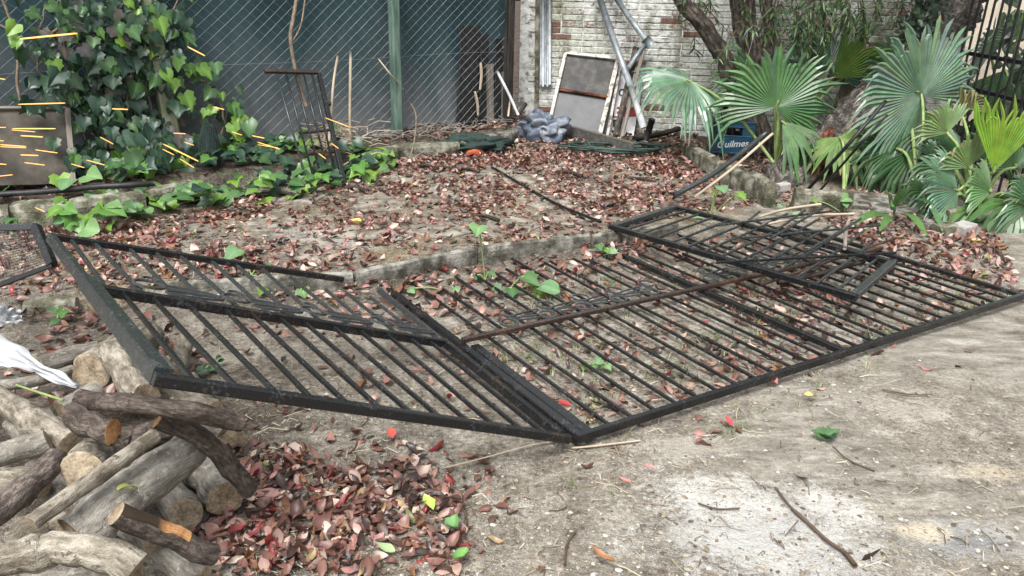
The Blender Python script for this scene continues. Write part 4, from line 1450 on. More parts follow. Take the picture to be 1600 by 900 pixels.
# green netting heap with a broken orange pot
c0 = T(730, 236, 0.06)
M['net'] = simple('green_net', [(0.35, (0.007, 0.016, 0.013)), (0.65, (0.022, 0.042, 0.036))], 60, 0.8, bs=1.0)
solo('netting_heap', crumple(c0, 0.42, 0.25, 0.11, 9, 3, 0.5, 26), M['net'], 'heap of dark green netting on the terrace edge', 'netting', c0 - up * 0.06, smooth=True)
M['terracotta'] = simple('orange_plastic', [(0.3, (0.32, 0.07, 0.03)), (0.7, (0.5, 0.13, 0.06))], 12, 0.5)
pot = thing('broken_pot', 'broken orange pot lying half under the green netting', 'pot', T(741, 222, 0.0))
pc = T(744, 222, 0.0)
mb = MB()
g_ = []
for i in range(15):
    a = math.pi * (0.1 + 1.35 * i / 14)
    g_.append([pc + Vector((math.cos(a) * r_ - 0.02, z_ * 0.9, math.sin(a) * r_ * 0.9)) for r_, z_ in ((0.06, -0.09), (0.075, 0.0), (0.08, 0.06), (0.09, 0.06), (0.09, 0.085))])
mb.sheet(g_, 0.008, up=Vector((0, 0, 1)))
part('wall', mb, M['terracotta'], pot, smooth=True)
mb = MB()
ring(mb, pc + Vector((-0.02, 0.082, 0)), Vector((1, 0, 0)), Vector((0, 0, 1)), 0.09, 0.082, 0.008, 0.014, 24)
part('rim', mb, M['terracotta'], pot, smooth=True)

# ------------------------------------------------------------------ beer crate
cb = T(1140, 236, 0.0)
M['crate'] = simple('blue_crate_plastic', [(0.35, (0.006, 0.045, 0.09)), (0.55, (0.010, 0.07, 0.13)), (0.7, (0.03, 0.10, 0.16))], 7, 0.42, 0.5, bs=0.1)
crate = thing('bottle_crate', 'blue plastic beer crate with white script lettering below the tree', 'crate', cb)
ca_ = math.radians(-9)
cx, cy = Vector((math.cos(ca_), math.sin(ca_), 0)), Vector((-math.sin(ca_), math.cos(ca_), 0))
LX, LY, LZ = 0.40, 0.30, 0.31


def crate_side(c, ex, L):
    """panel with a handle slot, c = bottom centre of the panel."""
    mb_ = MB()
    nrm_ = ex.cross(up)
    for (x0, x1, z0, z1, t) in ((-L / 2, L / 2, 0.0, 0.175, 0.022), (-L / 2, -0.085, 0.175, 0.262, 0.022), (0.085, L / 2, 0.175, 0.262, 0.022), (-L / 2, L / 2, 0.262, LZ, 0.022), (-L / 2 + .01, L / 2 - .01, 0.168, 0.178, 0.03), (-L / 2 + .01, L / 2 - .01, 0.255, 0.264, 0.03), (-L / 2, L / 2, 0.0, 0.018, 0.03), (-L / 2, L / 2, LZ - 0.014, LZ + 0.002, 0.03)):
        zc_ = (z0 + z1) / 2
        mb_.beam(c + ex * x0 + up * zc_, c + ex * x1 + up * zc_, t, z1 - z0, up, 0.003)
    return mb_


c0 = cb + cy * 0.0
part('front_panel', crate_side(cb - cy * LY / 2, cx, LX), M['crate'], crate)
part('back_panel', crate_side(cb + cy * LY / 2, cx, LX), M['crate'], crate)
part('side_panel', crate_side(cb - cx * (LX / 2 - 0.012), cy, LY - 0.035), M['crate'], crate)
part('side_panel', crate_side(cb + cx * (LX / 2 - 0.012), cy, LY - 0.035), M['crate'], crate)
mb = MB(); mb.beam(cb - cx * (LX / 2 - .03) + up * 0.03, cb + cx * (LX / 2 - .03) + up * 0.03, LY - 0.05, 0.012, up)
part('base', mb, M['crate'], crate)
for i in range(3):
    for j in range(2):
        mb = MB()
        bc = cb + cx * (-0.12 + 0.12 * i) + cy * (-0.065 + 0.13 * j) + up * 0.04
        mb.tube([bc + up * z_ for z_ in (0, .005, .14, .18, .21, .235, .24)], [.03, .037, .037, .026, .015, .014, .012], 10)
        o = solo('beer_bottle', mb, M['black_hose'] if (i + j) % 2 else M['dark_wood'], 'dark empty bottle standing inside the blue crate', 'bottle', bc, 'bottles in the blue crate', smooth=True)
lettering('Quilmes', crate, M['white_ink'], cb - cy * (LY / 2 + 0.0125) - cx * 0.145 + up * 0.055, (cx + up * 0.10).normalized(), up, 0.088, 0.28, bold=0.0012)

# kerb stones and blocks round the tree bed at right
for i, (a, b, w_, h_, z_, lab) in enumerate((((1076, 226), (1118, 246), 0.10, 0.2, 0.22, 'mossy kerb stone left of the blue crate'), ((1122, 250), (1176, 276), 0.10, 0.2, 0.2, 'mossy kerb stone in front of the blue crate'),
                                             ((1178, 268), (1207, 288), 0.10, 0.22, 0.2, 'kerb stone end beside the tree bed, right one'), ((1242, 296), (1330, 300), 0.13, 0.18, 0.16, 'broad mossy kerb stone below the rotten trunk'))):
    p0, p1 = W(*a, z_), W(*b, z_)
    solo('kerb_block', stone_beam(p0, p1, w_, h_, i + 80, 6, 0.012), M['moss_concrete'], lab, 'kerb block', (p0 + p1) / 2 - up * h_)
for i, (u, v, sx, sy, sz, rz, m_, lab) in enumerate(((1222, 300, .10, .08, .07, .3, 'grey_stone', 'pale broken brick beside the kerb stone end'), (1222, 282, .09, .09, .07, .8, 'grey_stone', 'grey broken brick in the tree bed'),
                                                     (1502, 366, .16, .12, .07, .5, 'grey_stone', 'light grey brick lying in front of the palms, nearest of four'), (1474, 366, .14, .10, .07, .2, 'moss_concrete', 'brownish brick lying left of the light grey brick'),
                                                     (1446, 360, .12, .10, .06, .6, 'concrete', 'small tan brick half buried in leaves left of the palms'), (1492, 345, .18, .12, .09, .1, 'moss_concrete', 'grey brick behind the others under the palm leaves'))):
    p = T(u, v)
    mb = MB()
    hx = Vector((math.cos(rz), math.sin(rz), 0))
    mb.beam(p + up * sz / 2 - hx * sx / 2, p + up * (sz / 2 + .012) + hx * sx / 2, sy, sz, up, 0.008)
    solo('loose_brick', mb, M[m_], lab, 'brick', p, 'loose bricks about the tree bed')
# flat cement flags behind the small gate
for i, (u, v, rx, ry, lab) in enumerate(((1360, 318, .42, .3, 'cracked cement flag below the rotten trunk'), (1175, 304, .28, .2, 'cement flag in front of the kerb stone end'), (1420, 338, .3, .16, 'dark cement flag left of the palm clump'))):
    c0 = T(u, v)
    n_ = 8
    pts = [Vector((c0.x + math.cos(2 * math.pi * k / n_) * rx * U(.8, 1.1), c0.y + math.sin(2 * math.pi * k / n_) * ry * U(.8, 1.1), c0.z + .03)) for k in range(n_)]
    mb = MB()
    mb.add(pts + [p - up * .06 for p in pts], [tuple(range(n_))] + [(n_ + k, n_ + (k + 1) % n_, (k + 1) % n_, k) for k in range(n_)])
    solo('cement_flag', mb, M['concrete'], lab, 'flagstone', c0)

# brown sheet leaning on the fence at far left
q4 = [fence_s(-60, 292, 0.55), fence_s(112, 286, 0.45), fence_s(103, 172, 0.12), fence_s(-60, 172, 0.15)]
ms = thing('metal_sheet', 'rusty brown metal sheet leaning on the fence at the far left', 'metal sheet', (q4[0] + q4[1]) / 2)
q = bil(*q4)
M['brown_sheet'] = simple('brown_sheet', [(0.35, (0.03, 0.026, 0.02)), (0.5, (0.055, 0.048, 0.038)), (0.65, (0.095, 0.083, 0.066))], 4, 0.55, fine=60, bs=0.2)
mn = (q4[1] - q4[0]).cross(q4[3] - q4[0]).normalized()
mb = MB(); mb.sheet([[q(i / 6, j / 4) + mn * 0.012 * noise.noise((i, j, 2.2)) for i in range(7)] for j in range(5)], 0.008, up=mn)
part('sheet', mb, M['brown_sheet'], ms, smooth=False)
mb = MB(); mb.beam(q(1.01, 0) + mn * .012, q(1.01, 1) + mn * .012, 0.03, 0.03, mn, .003)
part('edge_bar', mb, M['grey_wood'], ms)
mb = MB(); mb.beam(q(0, 1.01) + mn * .012, q(.99, 1.01) + mn * .012, 0.02, 0.03, mn, .003)
part('edge_bar', mb, M['grey_wood'], ms)
# black irrigation hose along the bed edging
zz_ = KH + BH + 0.06
rod('irrigation_hose', [W(-20, 305, zz_), W(60, 300, zz_), W(110, 296, zz_), W(150, 292, zz_), W(205, 289, zz_), W(240, 287, zz_ - .02)], 0.02, 'black_hose', 'black irrigation hose along the mossy stones at left', 'hose')
rod('irrigation_hose', [T(250, 296, .03), T(300, 288, .03), T(370, 281, .03), T(420, 279, .02)], 0.02, 'black_hose', 'black hose end lying on the ground below the green mesh roll', 'hose')
# green plastic mesh roll
mr = thing('mesh_roll', 'dark green plastic mesh roll standing among the ivy', 'mesh roll', fence_s(326, 258, 0.35))
bp, tp = fence_s(326, 256, 0.35), fence_s(326, 194, 0.3)
mb = MB()
nA, nH = 26, 22
for j in range(nH + 1):
    c = bp.lerp(tp, j / nH)
    rr_ = 0.09 * (1 - 0.55 * (j / nH) ** 2) + 0.01 * noise.noise((j * .4, 0, 0))
    pts = [c + Vector((math.cos(2 * math.pi * k / nA) * rr_, math.sin(2 * math.pi * k / nA) * rr_, 0)) for k in range(nA)]
    mb.tube(pts + [pts[0]], 0.0022, 3, False)
for k in range(nA):
    a = 2 * math.pi * k / nA
    mb.tube([bp.lerp(tp, j / 6) + Vector((math.cos(a), math.sin(a), 0)) * (0.09 * (1 - 0.55 * (j / 6) ** 2)) for j in range(7)], 0.0022, 3, False)
part('mesh_wall', mb, M['net'], mr, kind='stuff')
mb = MB(); mb.tube([bp, bp.lerp(tp, .5), bp.lerp(tp, .95)], [0.05, 0.055, 0.02], 14, rough=.5)
part('inner_roll', mb, M['net'], mr, smooth=True)
# canes and stakes by the fence
rod('cane', [T(515, 240, .1), fence_s(521, 130, .1), fence_s(528, 87, .06)], 0.011, 'dry_wood', 'pale cane leaning right of the little gate, left one of two', 'cane', 'pale canes by the fence')
rod('cane', [T(547, 226, .05), fence_s(547, 150, .12), fence_s(548, 80, .08)], 0.013, 'dry_wood', 'pale upright cane between the little gate and green post, right one of two', 'cane', 'pale canes by the fence')
rod('cane', [fence_s(591, 92, .05), fence_s(611, 117, .16), fence_s(630, 140, .05)], 0.007, 'dry_wood', 'short pale twig lying across the green post', 'twig')
rod('dead_vine', [fence_s(465, -10, .04), fence_s(458, 30, .05), fence_s(454, 62, .06), fence_s(463, 115, .08), fence_s(478, 165, .1)], 0.016, 'stem', 'bare brown vine stem climbing the fence behind the little gate', 'vine')
rod('dead_vine', [fence_s(478, -10, .05), fence_s(470, 40, .06), fence_s(456, 66, .06)], 0.007, 'stem', 'thin pale vine twig crossing the bare stem on the fence', 'vine')
rod('dead_vine', [fence_s(2, -5, .05), fence_s(14, 25, .05), fence_s(25, 60, .06), fence_s(28, 100, .05), fence_s(27, 130, .05), fence_s(34, 165, .05)], 0.010, 'stem', 'pale vine stem hanging down the fence at the far left', 'vine')
rod('dead_vine', [fence_s(-5, 36, .05), fence_s(30, 58, .06), fence_s(44, 82, .06), fence_s(60, 100, .05)], 0.007, 'stem', 'thin pale vine crossing at the far left of the fence', 'vine')
rod('twig', [T(640, 243, .02), fence_s(648, 215, .3), fence_s(650, 180, .25), fence_s(641, 160, .2)], 0.007, 'stem', 'thin bent twig standing right of the green post', 'twig')
# heap of dry straw under the little gate
mb = MB()
hr = random.Random(8)
for i in range(420):
    p = T(hr.gauss(530, 26), hr.gauss(212, 13), hr.uniform(.02, .16))
    a = hr.uniform(0, math.pi)
    L_ = hr.uniform(.08, .3)
    d = Vector((math.cos(a), math.sin(a) * .5, hr.uniform(-.35, .5))) * L_
    mb.tube([p - d / 2, p + Vector((0, 0, hr.uniform(0, .04))), p + d / 2], 0.004, 3, False)
o = structure('straw_heap', mb, M['dry_wood'], kind='stuff', loc=T(530, 222))
o['label'] = 'loose dry straw heaped under the fence by the canes'
mb = MB()
for i in range(260):
    u = hr.uniform(590, 800)
    p = T(u, np.interp(u, [590, 700, 800], [222, 205, 186]) + hr.gauss(0, 7), hr.uniform(.0, .08))
    a = hr.uniform(0, math.pi)
    d = Vector((math.cos(a), math.sin(a) * .5, hr.uniform(-.2, .3))) * hr.uniform(.06, .22)
    mb.tube([p - d / 2, p + Vector((0, 0, hr.uniform(0, .03))), p + d / 2], 0.004, 3, False)
o = structure('dead_twigs', mb, M['grey_wood'], kind='stuff', loc=T(700, 205))
o['label'] = 'dead twigs scattered along the foot of the fence'

# ------------------------------------------------------------------ leaning tree, many-stemmed tree, iron railing
def stem_tube(pts, radii, sides=14, rough=0.18, seed=1, n=7):
    path = catmull(pts, n)
    rr_ = list(np.interp(np.linspace(0, 1, len(path)), np.linspace(0, 1, len(radii)), radii))
    mb_ = MB(); mb_.tube(path, rr_, sides, True, rough, seed)
    return mb_


b0 = T(1226, 292)
lt = thing('leaning_tree', 'thick leaning tree with a rotten red hollow at its foot', 'tree', b0)
tp = [b0 + Vector((-.16, -.05, -.3)), D(1246, 268, 7.15), D(1300, 215, 7.35), D(1385, 130, 7.75), D(1468, 40, 8.2), D(1520, -40, 8.5), D(1560, -130, 8.8)]
part('trunk', stem_tube(tp, [0.21, 0.185, 0.16, 0.17, 0.215, 0.235, 0.22], 26, 0.42, 3, 9), M['bark_palm'], lt, smooth=True)
hp = [D(1268, 276, 7.0), D(1277, 250, 7.03), D(1288, 222, 7.11), D(1300, 200, 7.22)]
part('rotten_hollow', stem_tube(hp, [0.03, 0.075, 0.07, 0.02], 14, 0.8, 6, 6), M['bark_rot'], lt, smooth=True)

base = T(1196, 238)
mt = thing('garden_tree', 'dark many-stemmed tree in front of the brick wall behind the crate', 'tree', base)
Yt = base.y
part('trunk', stem_tube([base - up * .1, D(1186, 215, Yt), D(1176, 180, Yt + .05), D(1168, 150, Yt + .1)], [0.16, 0.125, 0.12, 0.13], 18, 0.25, 2), M['bark_tree'], mt, smooth=True)
for sp, rr_, sd in (([D(1170, 160, Yt + .08), D(1142, 125, Yt), D(1130, 92, Yt - .05), D(1104, 45, Yt - .1), D(1070, 8, Yt - .15), D(1040, -45, Yt - .2), D(1000, -140, Yt - .3)], [.09, .082, .08, .076, .07, .06, .05], 4),
                    ([D(1172, 160, Yt + .1), D(1168, 110, Yt + .1), D(1158, 55, Yt + .15), D(1150, 0, Yt + .2), D(1140, -90, Yt + .2), D(1150, -190, Yt)], [.07, .066, .06, .06, .055, .04], 5),
                    ([D(1180, 160, Yt + .12), D(1195, 100, Yt + .2), D(1204, 40, Yt + .25), D(1196, -10, Yt + .3), D(1215, -100, Yt + .3), D(1250, -200, Yt)], [.07, .066, .06, .056, .05, .04], 6),
                    ([D(1176, 150, Yt + .15), D(1182, 80, Yt + .2), D(1172, 20, Yt + .25), D(1178, -60, Yt + .2)], [.055, .05, .05, .035], 7),
                    ([D(1150, 200, Yt - .05), D(1160, 150, Yt + .05), D(1172, 90, Yt + .1)], [.03, .025, .02], 8)):
    part('limb', stem_tube(sp, rr_, 14, 0.25, sd), M['bark_tree'], mt, smooth=True)
# slim dark props behind the crate
rod('dark_stake', [T(1122, 228, 0), D(1136, 150, base.y - .1), D(1152, 110, base.y)], 0.035, 'dark_wood', 'dark slanting post behind the left side of the crate', 'post')
rod('dark_stake', [T(1133, 226, 0), D(1146, 160, base.y), D(1156, 120, base.y)], 0.012, 'iron_grey', 'thin dark rod behind the crate', 'rod')

GREENS = ((0.035, 0.075, 0.03), (0.05, 0.105, 0.035), (0.075, 0.14, 0.04), (0.10, 0.17, 0.05), (0.03, 0.055, 0.035))


def strip_leaf(mb_, p, d, nrm_, L, w_, droop, c):
    """narrow leaf of four quads with a fold along the midrib."""
    d = d.normalized()
    s_ = d.cross(nrm_).normalized()
    nrm_ = s_.cross(d)
    vs = []
    for t, ww in ((0, .15), (.35, 1), (.7, .8), (1, .02)):
        cpt = p + d * (L * t) - up * (droop * L * t * t)
        vs += [cpt - s_ * (w_ * ww / 2) + nrm_ * w_ * ww * .18, cpt, cpt + s_ * (w_ * ww / 2) + nrm_ * w_ * ww * .18]
    fs = []
    for i in range(3):
        for j in range(2):
            fs.append((i * 3 + j, i * 3 + j + 1, (i + 1) * 3 + j + 1, (i + 1) * 3 + j))
    mb_.add(vs, fs, c)


lr = random.Random(21)
crown, twigs = MB(), MB()


def spray(p0, L, nleaf, spread, sz=1.0, cols=GREENS):
    pts = [p0]
    d = Vector((lr.uniform(-1, 1) * spread, lr.uniform(-1, .6) * spread, -1)).normalized()
    for i in range(4):
        d = (d + Vector((lr.uniform(-.3, .3), lr.uniform(-.3, .3), lr.uniform(-.25, .05)))).normalized()
        pts.append(pts[-1] + d * (L / 4))
    twigs.tube(pts, [.006, .005, .004, .003, .002], 4, False)
    for k_ in range(nleaf):
        t = lr.uniform(.1, 1)
        i = min(3, int(t * 4))
        p = pts[i].lerp(pts[i + 1], t * 4 - i)
        dd = Vector((lr.uniform(-1, 1), lr.uniform(-1, 1), lr.uniform(-1.1, .2)))
        strip_leaf(crown, p, dd, Vector((lr.uniform(-.5, .5), lr.uniform(-1, .2), 1)), lr.uniform(.06, .11) * sz, lr.uniform(.014, .022) * sz, lr.uniform(.1, .5), lr.choice(cols))


# sprays in view along the top, then the crown above them
for (u, v, n_) in ((1090, -6, 4), (1075, -8, 2), (1230, 5, 5), (1262, 20, 8), (1290, 28, 8), (1255, 50, 6), (1330, 5, 6), (1310, 0, 6), (1360, -5, 4), (1400, -8, 3), (1275, -5, 8), (1225, -8, 4), (1240, 30, 5), (1345, 20, 3), (1170, -4, 3), (1165, 30, 2), (1215, 15, 3)):
    for _ in range(n_):
        spray(D(u + lr.gauss(0, 12), v + lr.gauss(0, 8), lr.uniform(7.2, 8.2)), lr.uniform(.2, .42), lr.randint(12, 20), .5)
spray(D(1086, 52, 8.1), .22, 9, .3, 1.2, (GREENS[4], GREENS[0]))
for _ in range(330):
    a = lr.uniform(0, 2 * math.pi)
    r_ = math.sqrt(lr.random()) * 1.7
    spray(Vector((base.x + .5 + math.cos(a) * r_, base.y - .25 + math.sin(a) * r_ * .5, lr.uniform(2.0, 3.7))), lr.uniform(.3, .6), 16, .8, 1.2)
part('crown', crown, M['green'], mt, kind='stuff')
part('twigs', twigs, M['twig'], mt, kind='stuff')

# dark creeper on the leaning tree
crp = MB()
for _ in range(380):
    t = lr.random()
    c = D(1432, 60, 7.9).lerp(D(1462, -40, 8.2), t) + Vector((lr.gauss(-.05, .1), lr.gauss(-.1, .08), lr.gauss(0, .1)))
    strip_leaf(crp, c, Vector((lr.uniform(-1, 1), lr.uniform(-1, 0), lr.uniform(-1, .4))), Vector((0, -1, .6)), lr.uniform(.04, .075), lr.uniform(.03, .05), .2, lr.choice((GREENS[0], GREENS[4], (0.02, 0.04, 0.02))))
part('creeper', crp, M['green'], lt, kind='stuff')

# iron railing at right, with a pale wall and greenery beyond
ra, rb = D(1484, 150, 7.9), D(1640, 160, 6.2)
ra.z = rb.z = 0.0
rail_f = thing('iron_railing', 'tall black iron railing at the right edge behind the palms', 'railing', (ra + rb) / 2)
rdir = (rb - ra).normalized()
rn_ = Vector((-rdir.y, rdir.x, 0))
nb = 13
for i in range(nb):
    p = ra.lerp(rb, i / (nb - 1))
    mb = MB(); mb.beam(p, p + up * 2.5 + rdir * 0.12, 0.018, 0.018, rdir, .003)
    part('bar', mb, M['fence_iron'], rail_f)
for z0 in (D(1510, 85, 7.6).z, D(1500, 135, 7.7).z, 2.35, 0.2):
    mb = MB(); mb.beam(ra + up * z0 + rn_ * 0.025, rb + up * z0 + rn_ * 0.025, 0.02, 0.035, up, .003)
    part('rail', mb, M['fence_iron'], rail_f)
M['pale_wall'] = simple('pale_wall', [(0.3, (0.32, 0.27, 0.21)), (0.5, (0.48, 0.42, 0.34)), (0.7, (0.60, 0.54, 0.46))], 5, 0.9, 0.2, 'pos', fine=60)
mb = MB()
for (u0, u1, Yd, zt) in ((1470, 1640, 10.2, 2.6),):
    a, b = D(u0, 100, Yd), D(u1, 100, Yd - .5)
    mb.beam(Vector((a.x, a.y, zt / 2)), Vector((b.x, b.y, zt / 2)), 0.2, zt, up)
solo('pale_wall', mb, M['pale_wall'], 'pale plastered pillar seen through the iron railing', 'pillar', D(1520, 130, 9.0))
hm = MB()
for _ in range(900):
    u = lr.uniform(1475, 1680)
    v = lr.uniform(-60, 330)
    if (u < 1556 and v < 140 and lr.random() < .93) or (v < 60 and lr.random() < .6):
        continue
    p = D(u, v, lr.uniform(8.3, 9.0) if u < 1560 else lr.uniform(7.6, 9.0))
    if p.z < 0.05:
        continue
    strip_leaf(hm, p, Vector((lr.uniform(-1, 1), lr.uniform(-1, .3), lr.uniform(-1, .6))), Vector((lr.uniform(-.6, .6), -1, .8)), lr.uniform(.10, .2), lr.uniform(.06, .10), .3, lr.choice(((0.018, 0.035, 0.014), (0.03, 0.06, 0.02), (0.045, 0.085, 0.025), (0.012, 0.022, 0.012))))
solo('hedge', hm, M['green'], 'dark hedge foliage behind the iron railing at right', 'hedge', D(1590, 250, 8.3))

# ------------------------------------------------------------------ fan palms
def fan(hub, d, nh, R, spread, nseg, c, split=0.55, droop=0.25, fold=0.35, seed=0, tipcol=None, cone=0.12, wfac=1.0):
    rr_ = random.Random(seed)
    d = Vector(d).normalized()
    s_ = d.cross(Vector(nh)).normalized()
    nn = s_.cross(d).normalized()
    mb_ = MB()
    half = spread / nseg / 2
    for i in range(nseg):
        a = -spread / 2 + spread * (i + .5) / nseg
        da = d * math.cos(a) + s_ * math.sin(a)
        ta = -d * math.sin(a) + s_ * math.cos(a)
        L = R * (0.86 + 0.14 * math.cos(a * 0.55)) * rr_.uniform(.84, 1.08)
        tip_dr = droop * rr_.uniform(.3, 1.9) + (rr_.uniform(.3, .8) if rr_.random() < .1 else 0)
        kink = rr_.uniform(-.11, .11)
        sp = min(.8, (split + .13) * rr_.uniform(.92, 1.08))
        cr_ = [x * rr_.uniform(.85, 1.15) for x in c]
        vs, cs = [], []
        for r in (0.04, 0.2, sp * .7, sp, sp + (1 - sp) * .35, sp + (1 - sp) * .7, 1.0):
            w0 = math.tan(half) * r * L if r <= sp else math.tan(half) * sp * L * (1 - ((r - sp) / (1 - sp)) ** 1.8) * wfac * 1.1 + .001
            over = max(0, r - sp) / (1 - sp)
            cpt = hub + da * (r * L) - nn * (cone * R * r * r * (1 - math.cos(a) * .6)) - up * (tip_dr * L * (over ** 1.7) * .55 + droop * .25 * L * r * r) + ta * (kink * L * over)
            dep = nn * (w0 * fold)
            vs += [cpt - ta * w0 - dep, cpt + dep, cpt + ta * w0 - dep]
            k_ = (tipcol or BROWN) if r > .93 and rr_.random() < (.6 if tipcol else .3) else cr_
            cs += [tuple(k_)] * 3
        fs = []
        for j in range(6):
            for k_ in range(2):
                fs.append((j * 3 + k_, j * 3 + k_ + 1, (j + 1) * 3 + k_ + 1, (j + 1) * 3 + k_))
        mb_.add(vs, fs, cs)
    return mb_


BLUE = (0.125, 0.215, 0.135)
MIDG = (0.095, 0.195, 0.08)
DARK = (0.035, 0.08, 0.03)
PALE = (0.17, 0.25, 0.10)
LIME_G = (0.17, 0.29, 0.035)
BROWN = (0.24, 0.17, 0.09)


def palm(name, lab, base_, fans, cat='palm', trunk=None):
    t_ = thing(name, lab, cat, base_)
    if trunk:
        part('trunk', trunk, M['bark_palm'], t_, smooth=True)
    for k_, (hu, hv, hy, du, dv, dy, Rpx, spr, nseg, c, kw) in enumerate(fans):
        hub = D(hu, hv, hy)
        kw = dict(kw)
        nh = Vector(kw.pop('n', (0, -1, 0.55)))
        st = kw.pop('stalk', True)
        lf = part('fan_leaf', fan(hub, D(du, dv, dy) - hub, nh, px(Rpx, hub), math.radians(spr), nseg, c, seed=k_ + hu, **kw), M['palm'], t_)
        if st:
            m_ = base_.lerp(hub, .55) + Vector((0, 0, .12))
            mb_ = MB(); mb_.tube(catmull([base_ + up * .02, m_, hub, hub + (D(du, dv, dy) - hub).normalized() * px(Rpx * .12, hub)], 5), [.016] * 5 + [.013] * 5 + [.011] * 5 + [.008], 6)
            part('leaf_stalk', mb_, M['petiole'], lf, smooth=True)
    return t_


pa_base = T(1212, 262)
palm('fan_palm', 'fan palm beside the blue crate with three big round leaves', pa_base,
     [(1078, 127, 7.7, 1018, 138, 7.4, 97, 270, 44, BLUE, dict(droop=.42, n=(-.15, -.75, 1), cone=.18)),
      (1213, 168, 7.3, 1245, 84, 7.25, 112, 255, 40, MIDG, dict(droop=.15, n=(0.05, -1, .25), split=.5)),
      (1205, 130, 7.9, 1120, 95, 7.8, 112, 70, 16, MIDG, dict(droop=.35)),
      (1292, 112, 8.1, 1312, 50, 8.2, 84, 210, 40, (0.06, 0.12, 0.085), dict(droop=.15, n=(0.1, -1, .3))),
      (1300, 122, 7.9, 1360, 70, 7.6, 105, 75, 18, (0.11, 0.19, 0.04), dict(droop=.12, n=(-.7, -1, .1))),
      (1222, 190, 7.1, 1268, 232, 6.9, 72, 80, 12, (0.12, 0.2, 0.1), dict(droop=.8)),
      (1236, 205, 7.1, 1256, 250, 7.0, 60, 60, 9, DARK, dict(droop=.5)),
      (1320, 120, 8.0, 1325, 190, 7.9, 70, 60, 10, (0.10, 0.085, 0.05), dict(droop=.7, split=.3))])
pb_base = T(1435, 318)
palm('fan_palm', 'fan palm with the largest silvery green leaf before the leaning tree', pb_base,
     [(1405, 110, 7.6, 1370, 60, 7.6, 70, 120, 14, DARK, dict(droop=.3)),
      (1455, 190, 7.0, 1400, 205, 6.9, 85, 150, 24, (0.05, 0.11, 0.05), dict(droop=.6)),
      (1440, 150, 6.9, 1385, 105, 6.75, 132, 320, 62, (0.13, 0.215, 0.14), dict(droop=.16, n=(-.1, -1, .2), split=.6, cone=.06)),
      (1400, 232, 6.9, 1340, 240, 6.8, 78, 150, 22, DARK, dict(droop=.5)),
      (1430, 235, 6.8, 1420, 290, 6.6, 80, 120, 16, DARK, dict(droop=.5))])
pc_base = T(1520, 336)
palm('fan_palm', 'clump of young fan palms with pale and yellow green leaves at right', pc_base,
     [(1470, 262, 6.5, 1430, 240, 6.4, 66, 200, 26, (0.07, 0.14, 0.07), dict(droop=.4)),
      (1540, 250, 6.4, 1560, 215, 6.4, 60, 200, 24, DARK, dict(droop=.4)),
      (1585, 262, 6.1, 1590, 215, 6.1, 55, 200, 22, (0.06, 0.13, 0.05), dict(droop=.4)),
      (1455, 300, 6.3, 1420, 318, 6.1, 60, 160, 18, DARK, dict(droop=.6)),
      (1480, 208, 6.35, 1468, 150, 6.3, 62, 150, 20, PALE, dict(droop=.18, tipcol=BROWN)),
      (1514, 262, 6.1, 1512, 195, 6.0, 66, 140, 18, PALE, dict(droop=.15, tipcol=BROWN, split=.7)),
      (1552, 270, 5.95, 1580, 175, 5.9, 122, 62, 20, LIME_G, dict(droop=.05, split=.6, n=(-.3, -1, .1))),
      (1497, 298, 6.05, 1425, 268, 5.8, 92, 165, 36, (0.10, 0.185, 0.11), dict(droop=.25, n=(-.2, -1, .7))),
      (1548, 300, 5.9, 1505, 258, 5.8, 62, 130, 20, (0.11, 0.2, 0.08), dict(droop=.3, split=.75, n=(-.3, -1, .8))),
      (1612, 318, 5.7, 1578, 258, 5.6, 76, 170, 26, (0.09, 0.17, 0.08), dict(droop=.3)),
      (1500, 240, 6.6, 1470, 240, 6.5, 62, 240, 30, DARK, dict(droop=.2)),
      (1452, 232, 6.6, 1440, 200, 6.4, 48, 190, 20, (0.10, 0.16, 0.10), dict(droop=.3)),
      (1530, 330, 5.85, 1490, 345, 5.7, 62, 100, 7, (0.08, 0.16, 0.05), dict(droop=.8, split=.35, wfac=1.4)),
      (1590, 318, 5.75, 1570, 370, 5.5, 80, 150, 10, (0.07, 0.14, 0.05), dict(droop=.9, split=.4, wfac=1.3)),
      (1620, 330, 5.7, 1640, 300, 5.6, 80, 140, 14, MIDG, dict(droop=.5)),
      (1475, 320, 6.0, 1440, 330, 5.9, 55, 130, 12, DARK, dict(droop=.6)),
      (1560, 330, 5.9, 1545, 380, 5.7, 50, 100, 6, MIDG, dict(droop=.9, split=.35, wfac=1.4)),
      (1500, 170, 7.0, 1525, 150, 6.9, 55, 100, 12, (0.2, 0.2, 0.1), dict(droop=.7, tipcol=BROWN))])
pd_base = T(1318, 300)
palm('palm_sucker', 'small pale palm shoot hanging beside the rotten trunk', pd_base,
     [(1312, 214, 7.0, 1336, 250, 6.8, 58, 230, 16, (0.16, 0.25, 0.08), dict(droop=.4, split=.4, wfac=1.2)),
      (1330, 240, 7.0, 1345, 258, 6.9, 40, 50, 3, (0.06, 0.13, 0.05), dict(droop=.6, wfac=1.5))])
pe_base = Vector((D(1560, 200, 8.6).x, 8.6, 0.1))
palm('fan_palm', 'pale fan palm growing beyond the iron railing', pe_base,
     [(1548, 82, 8.6, 1540, 30, 8.4, 62, 220, 34, (0.16, 0.24, 0.2), dict(droop=.4)),
      (1590, 60, 8.4, 1600, 20, 8.3, 70, 220, 34, (0.12, 0.2, 0.1), dict(droop=.4)),
      (1570, 110, 8.3, 1590, 150, 8.1, 95, 170, 24, (0.035, 0.08, 0.025), dict(droop=.3))])

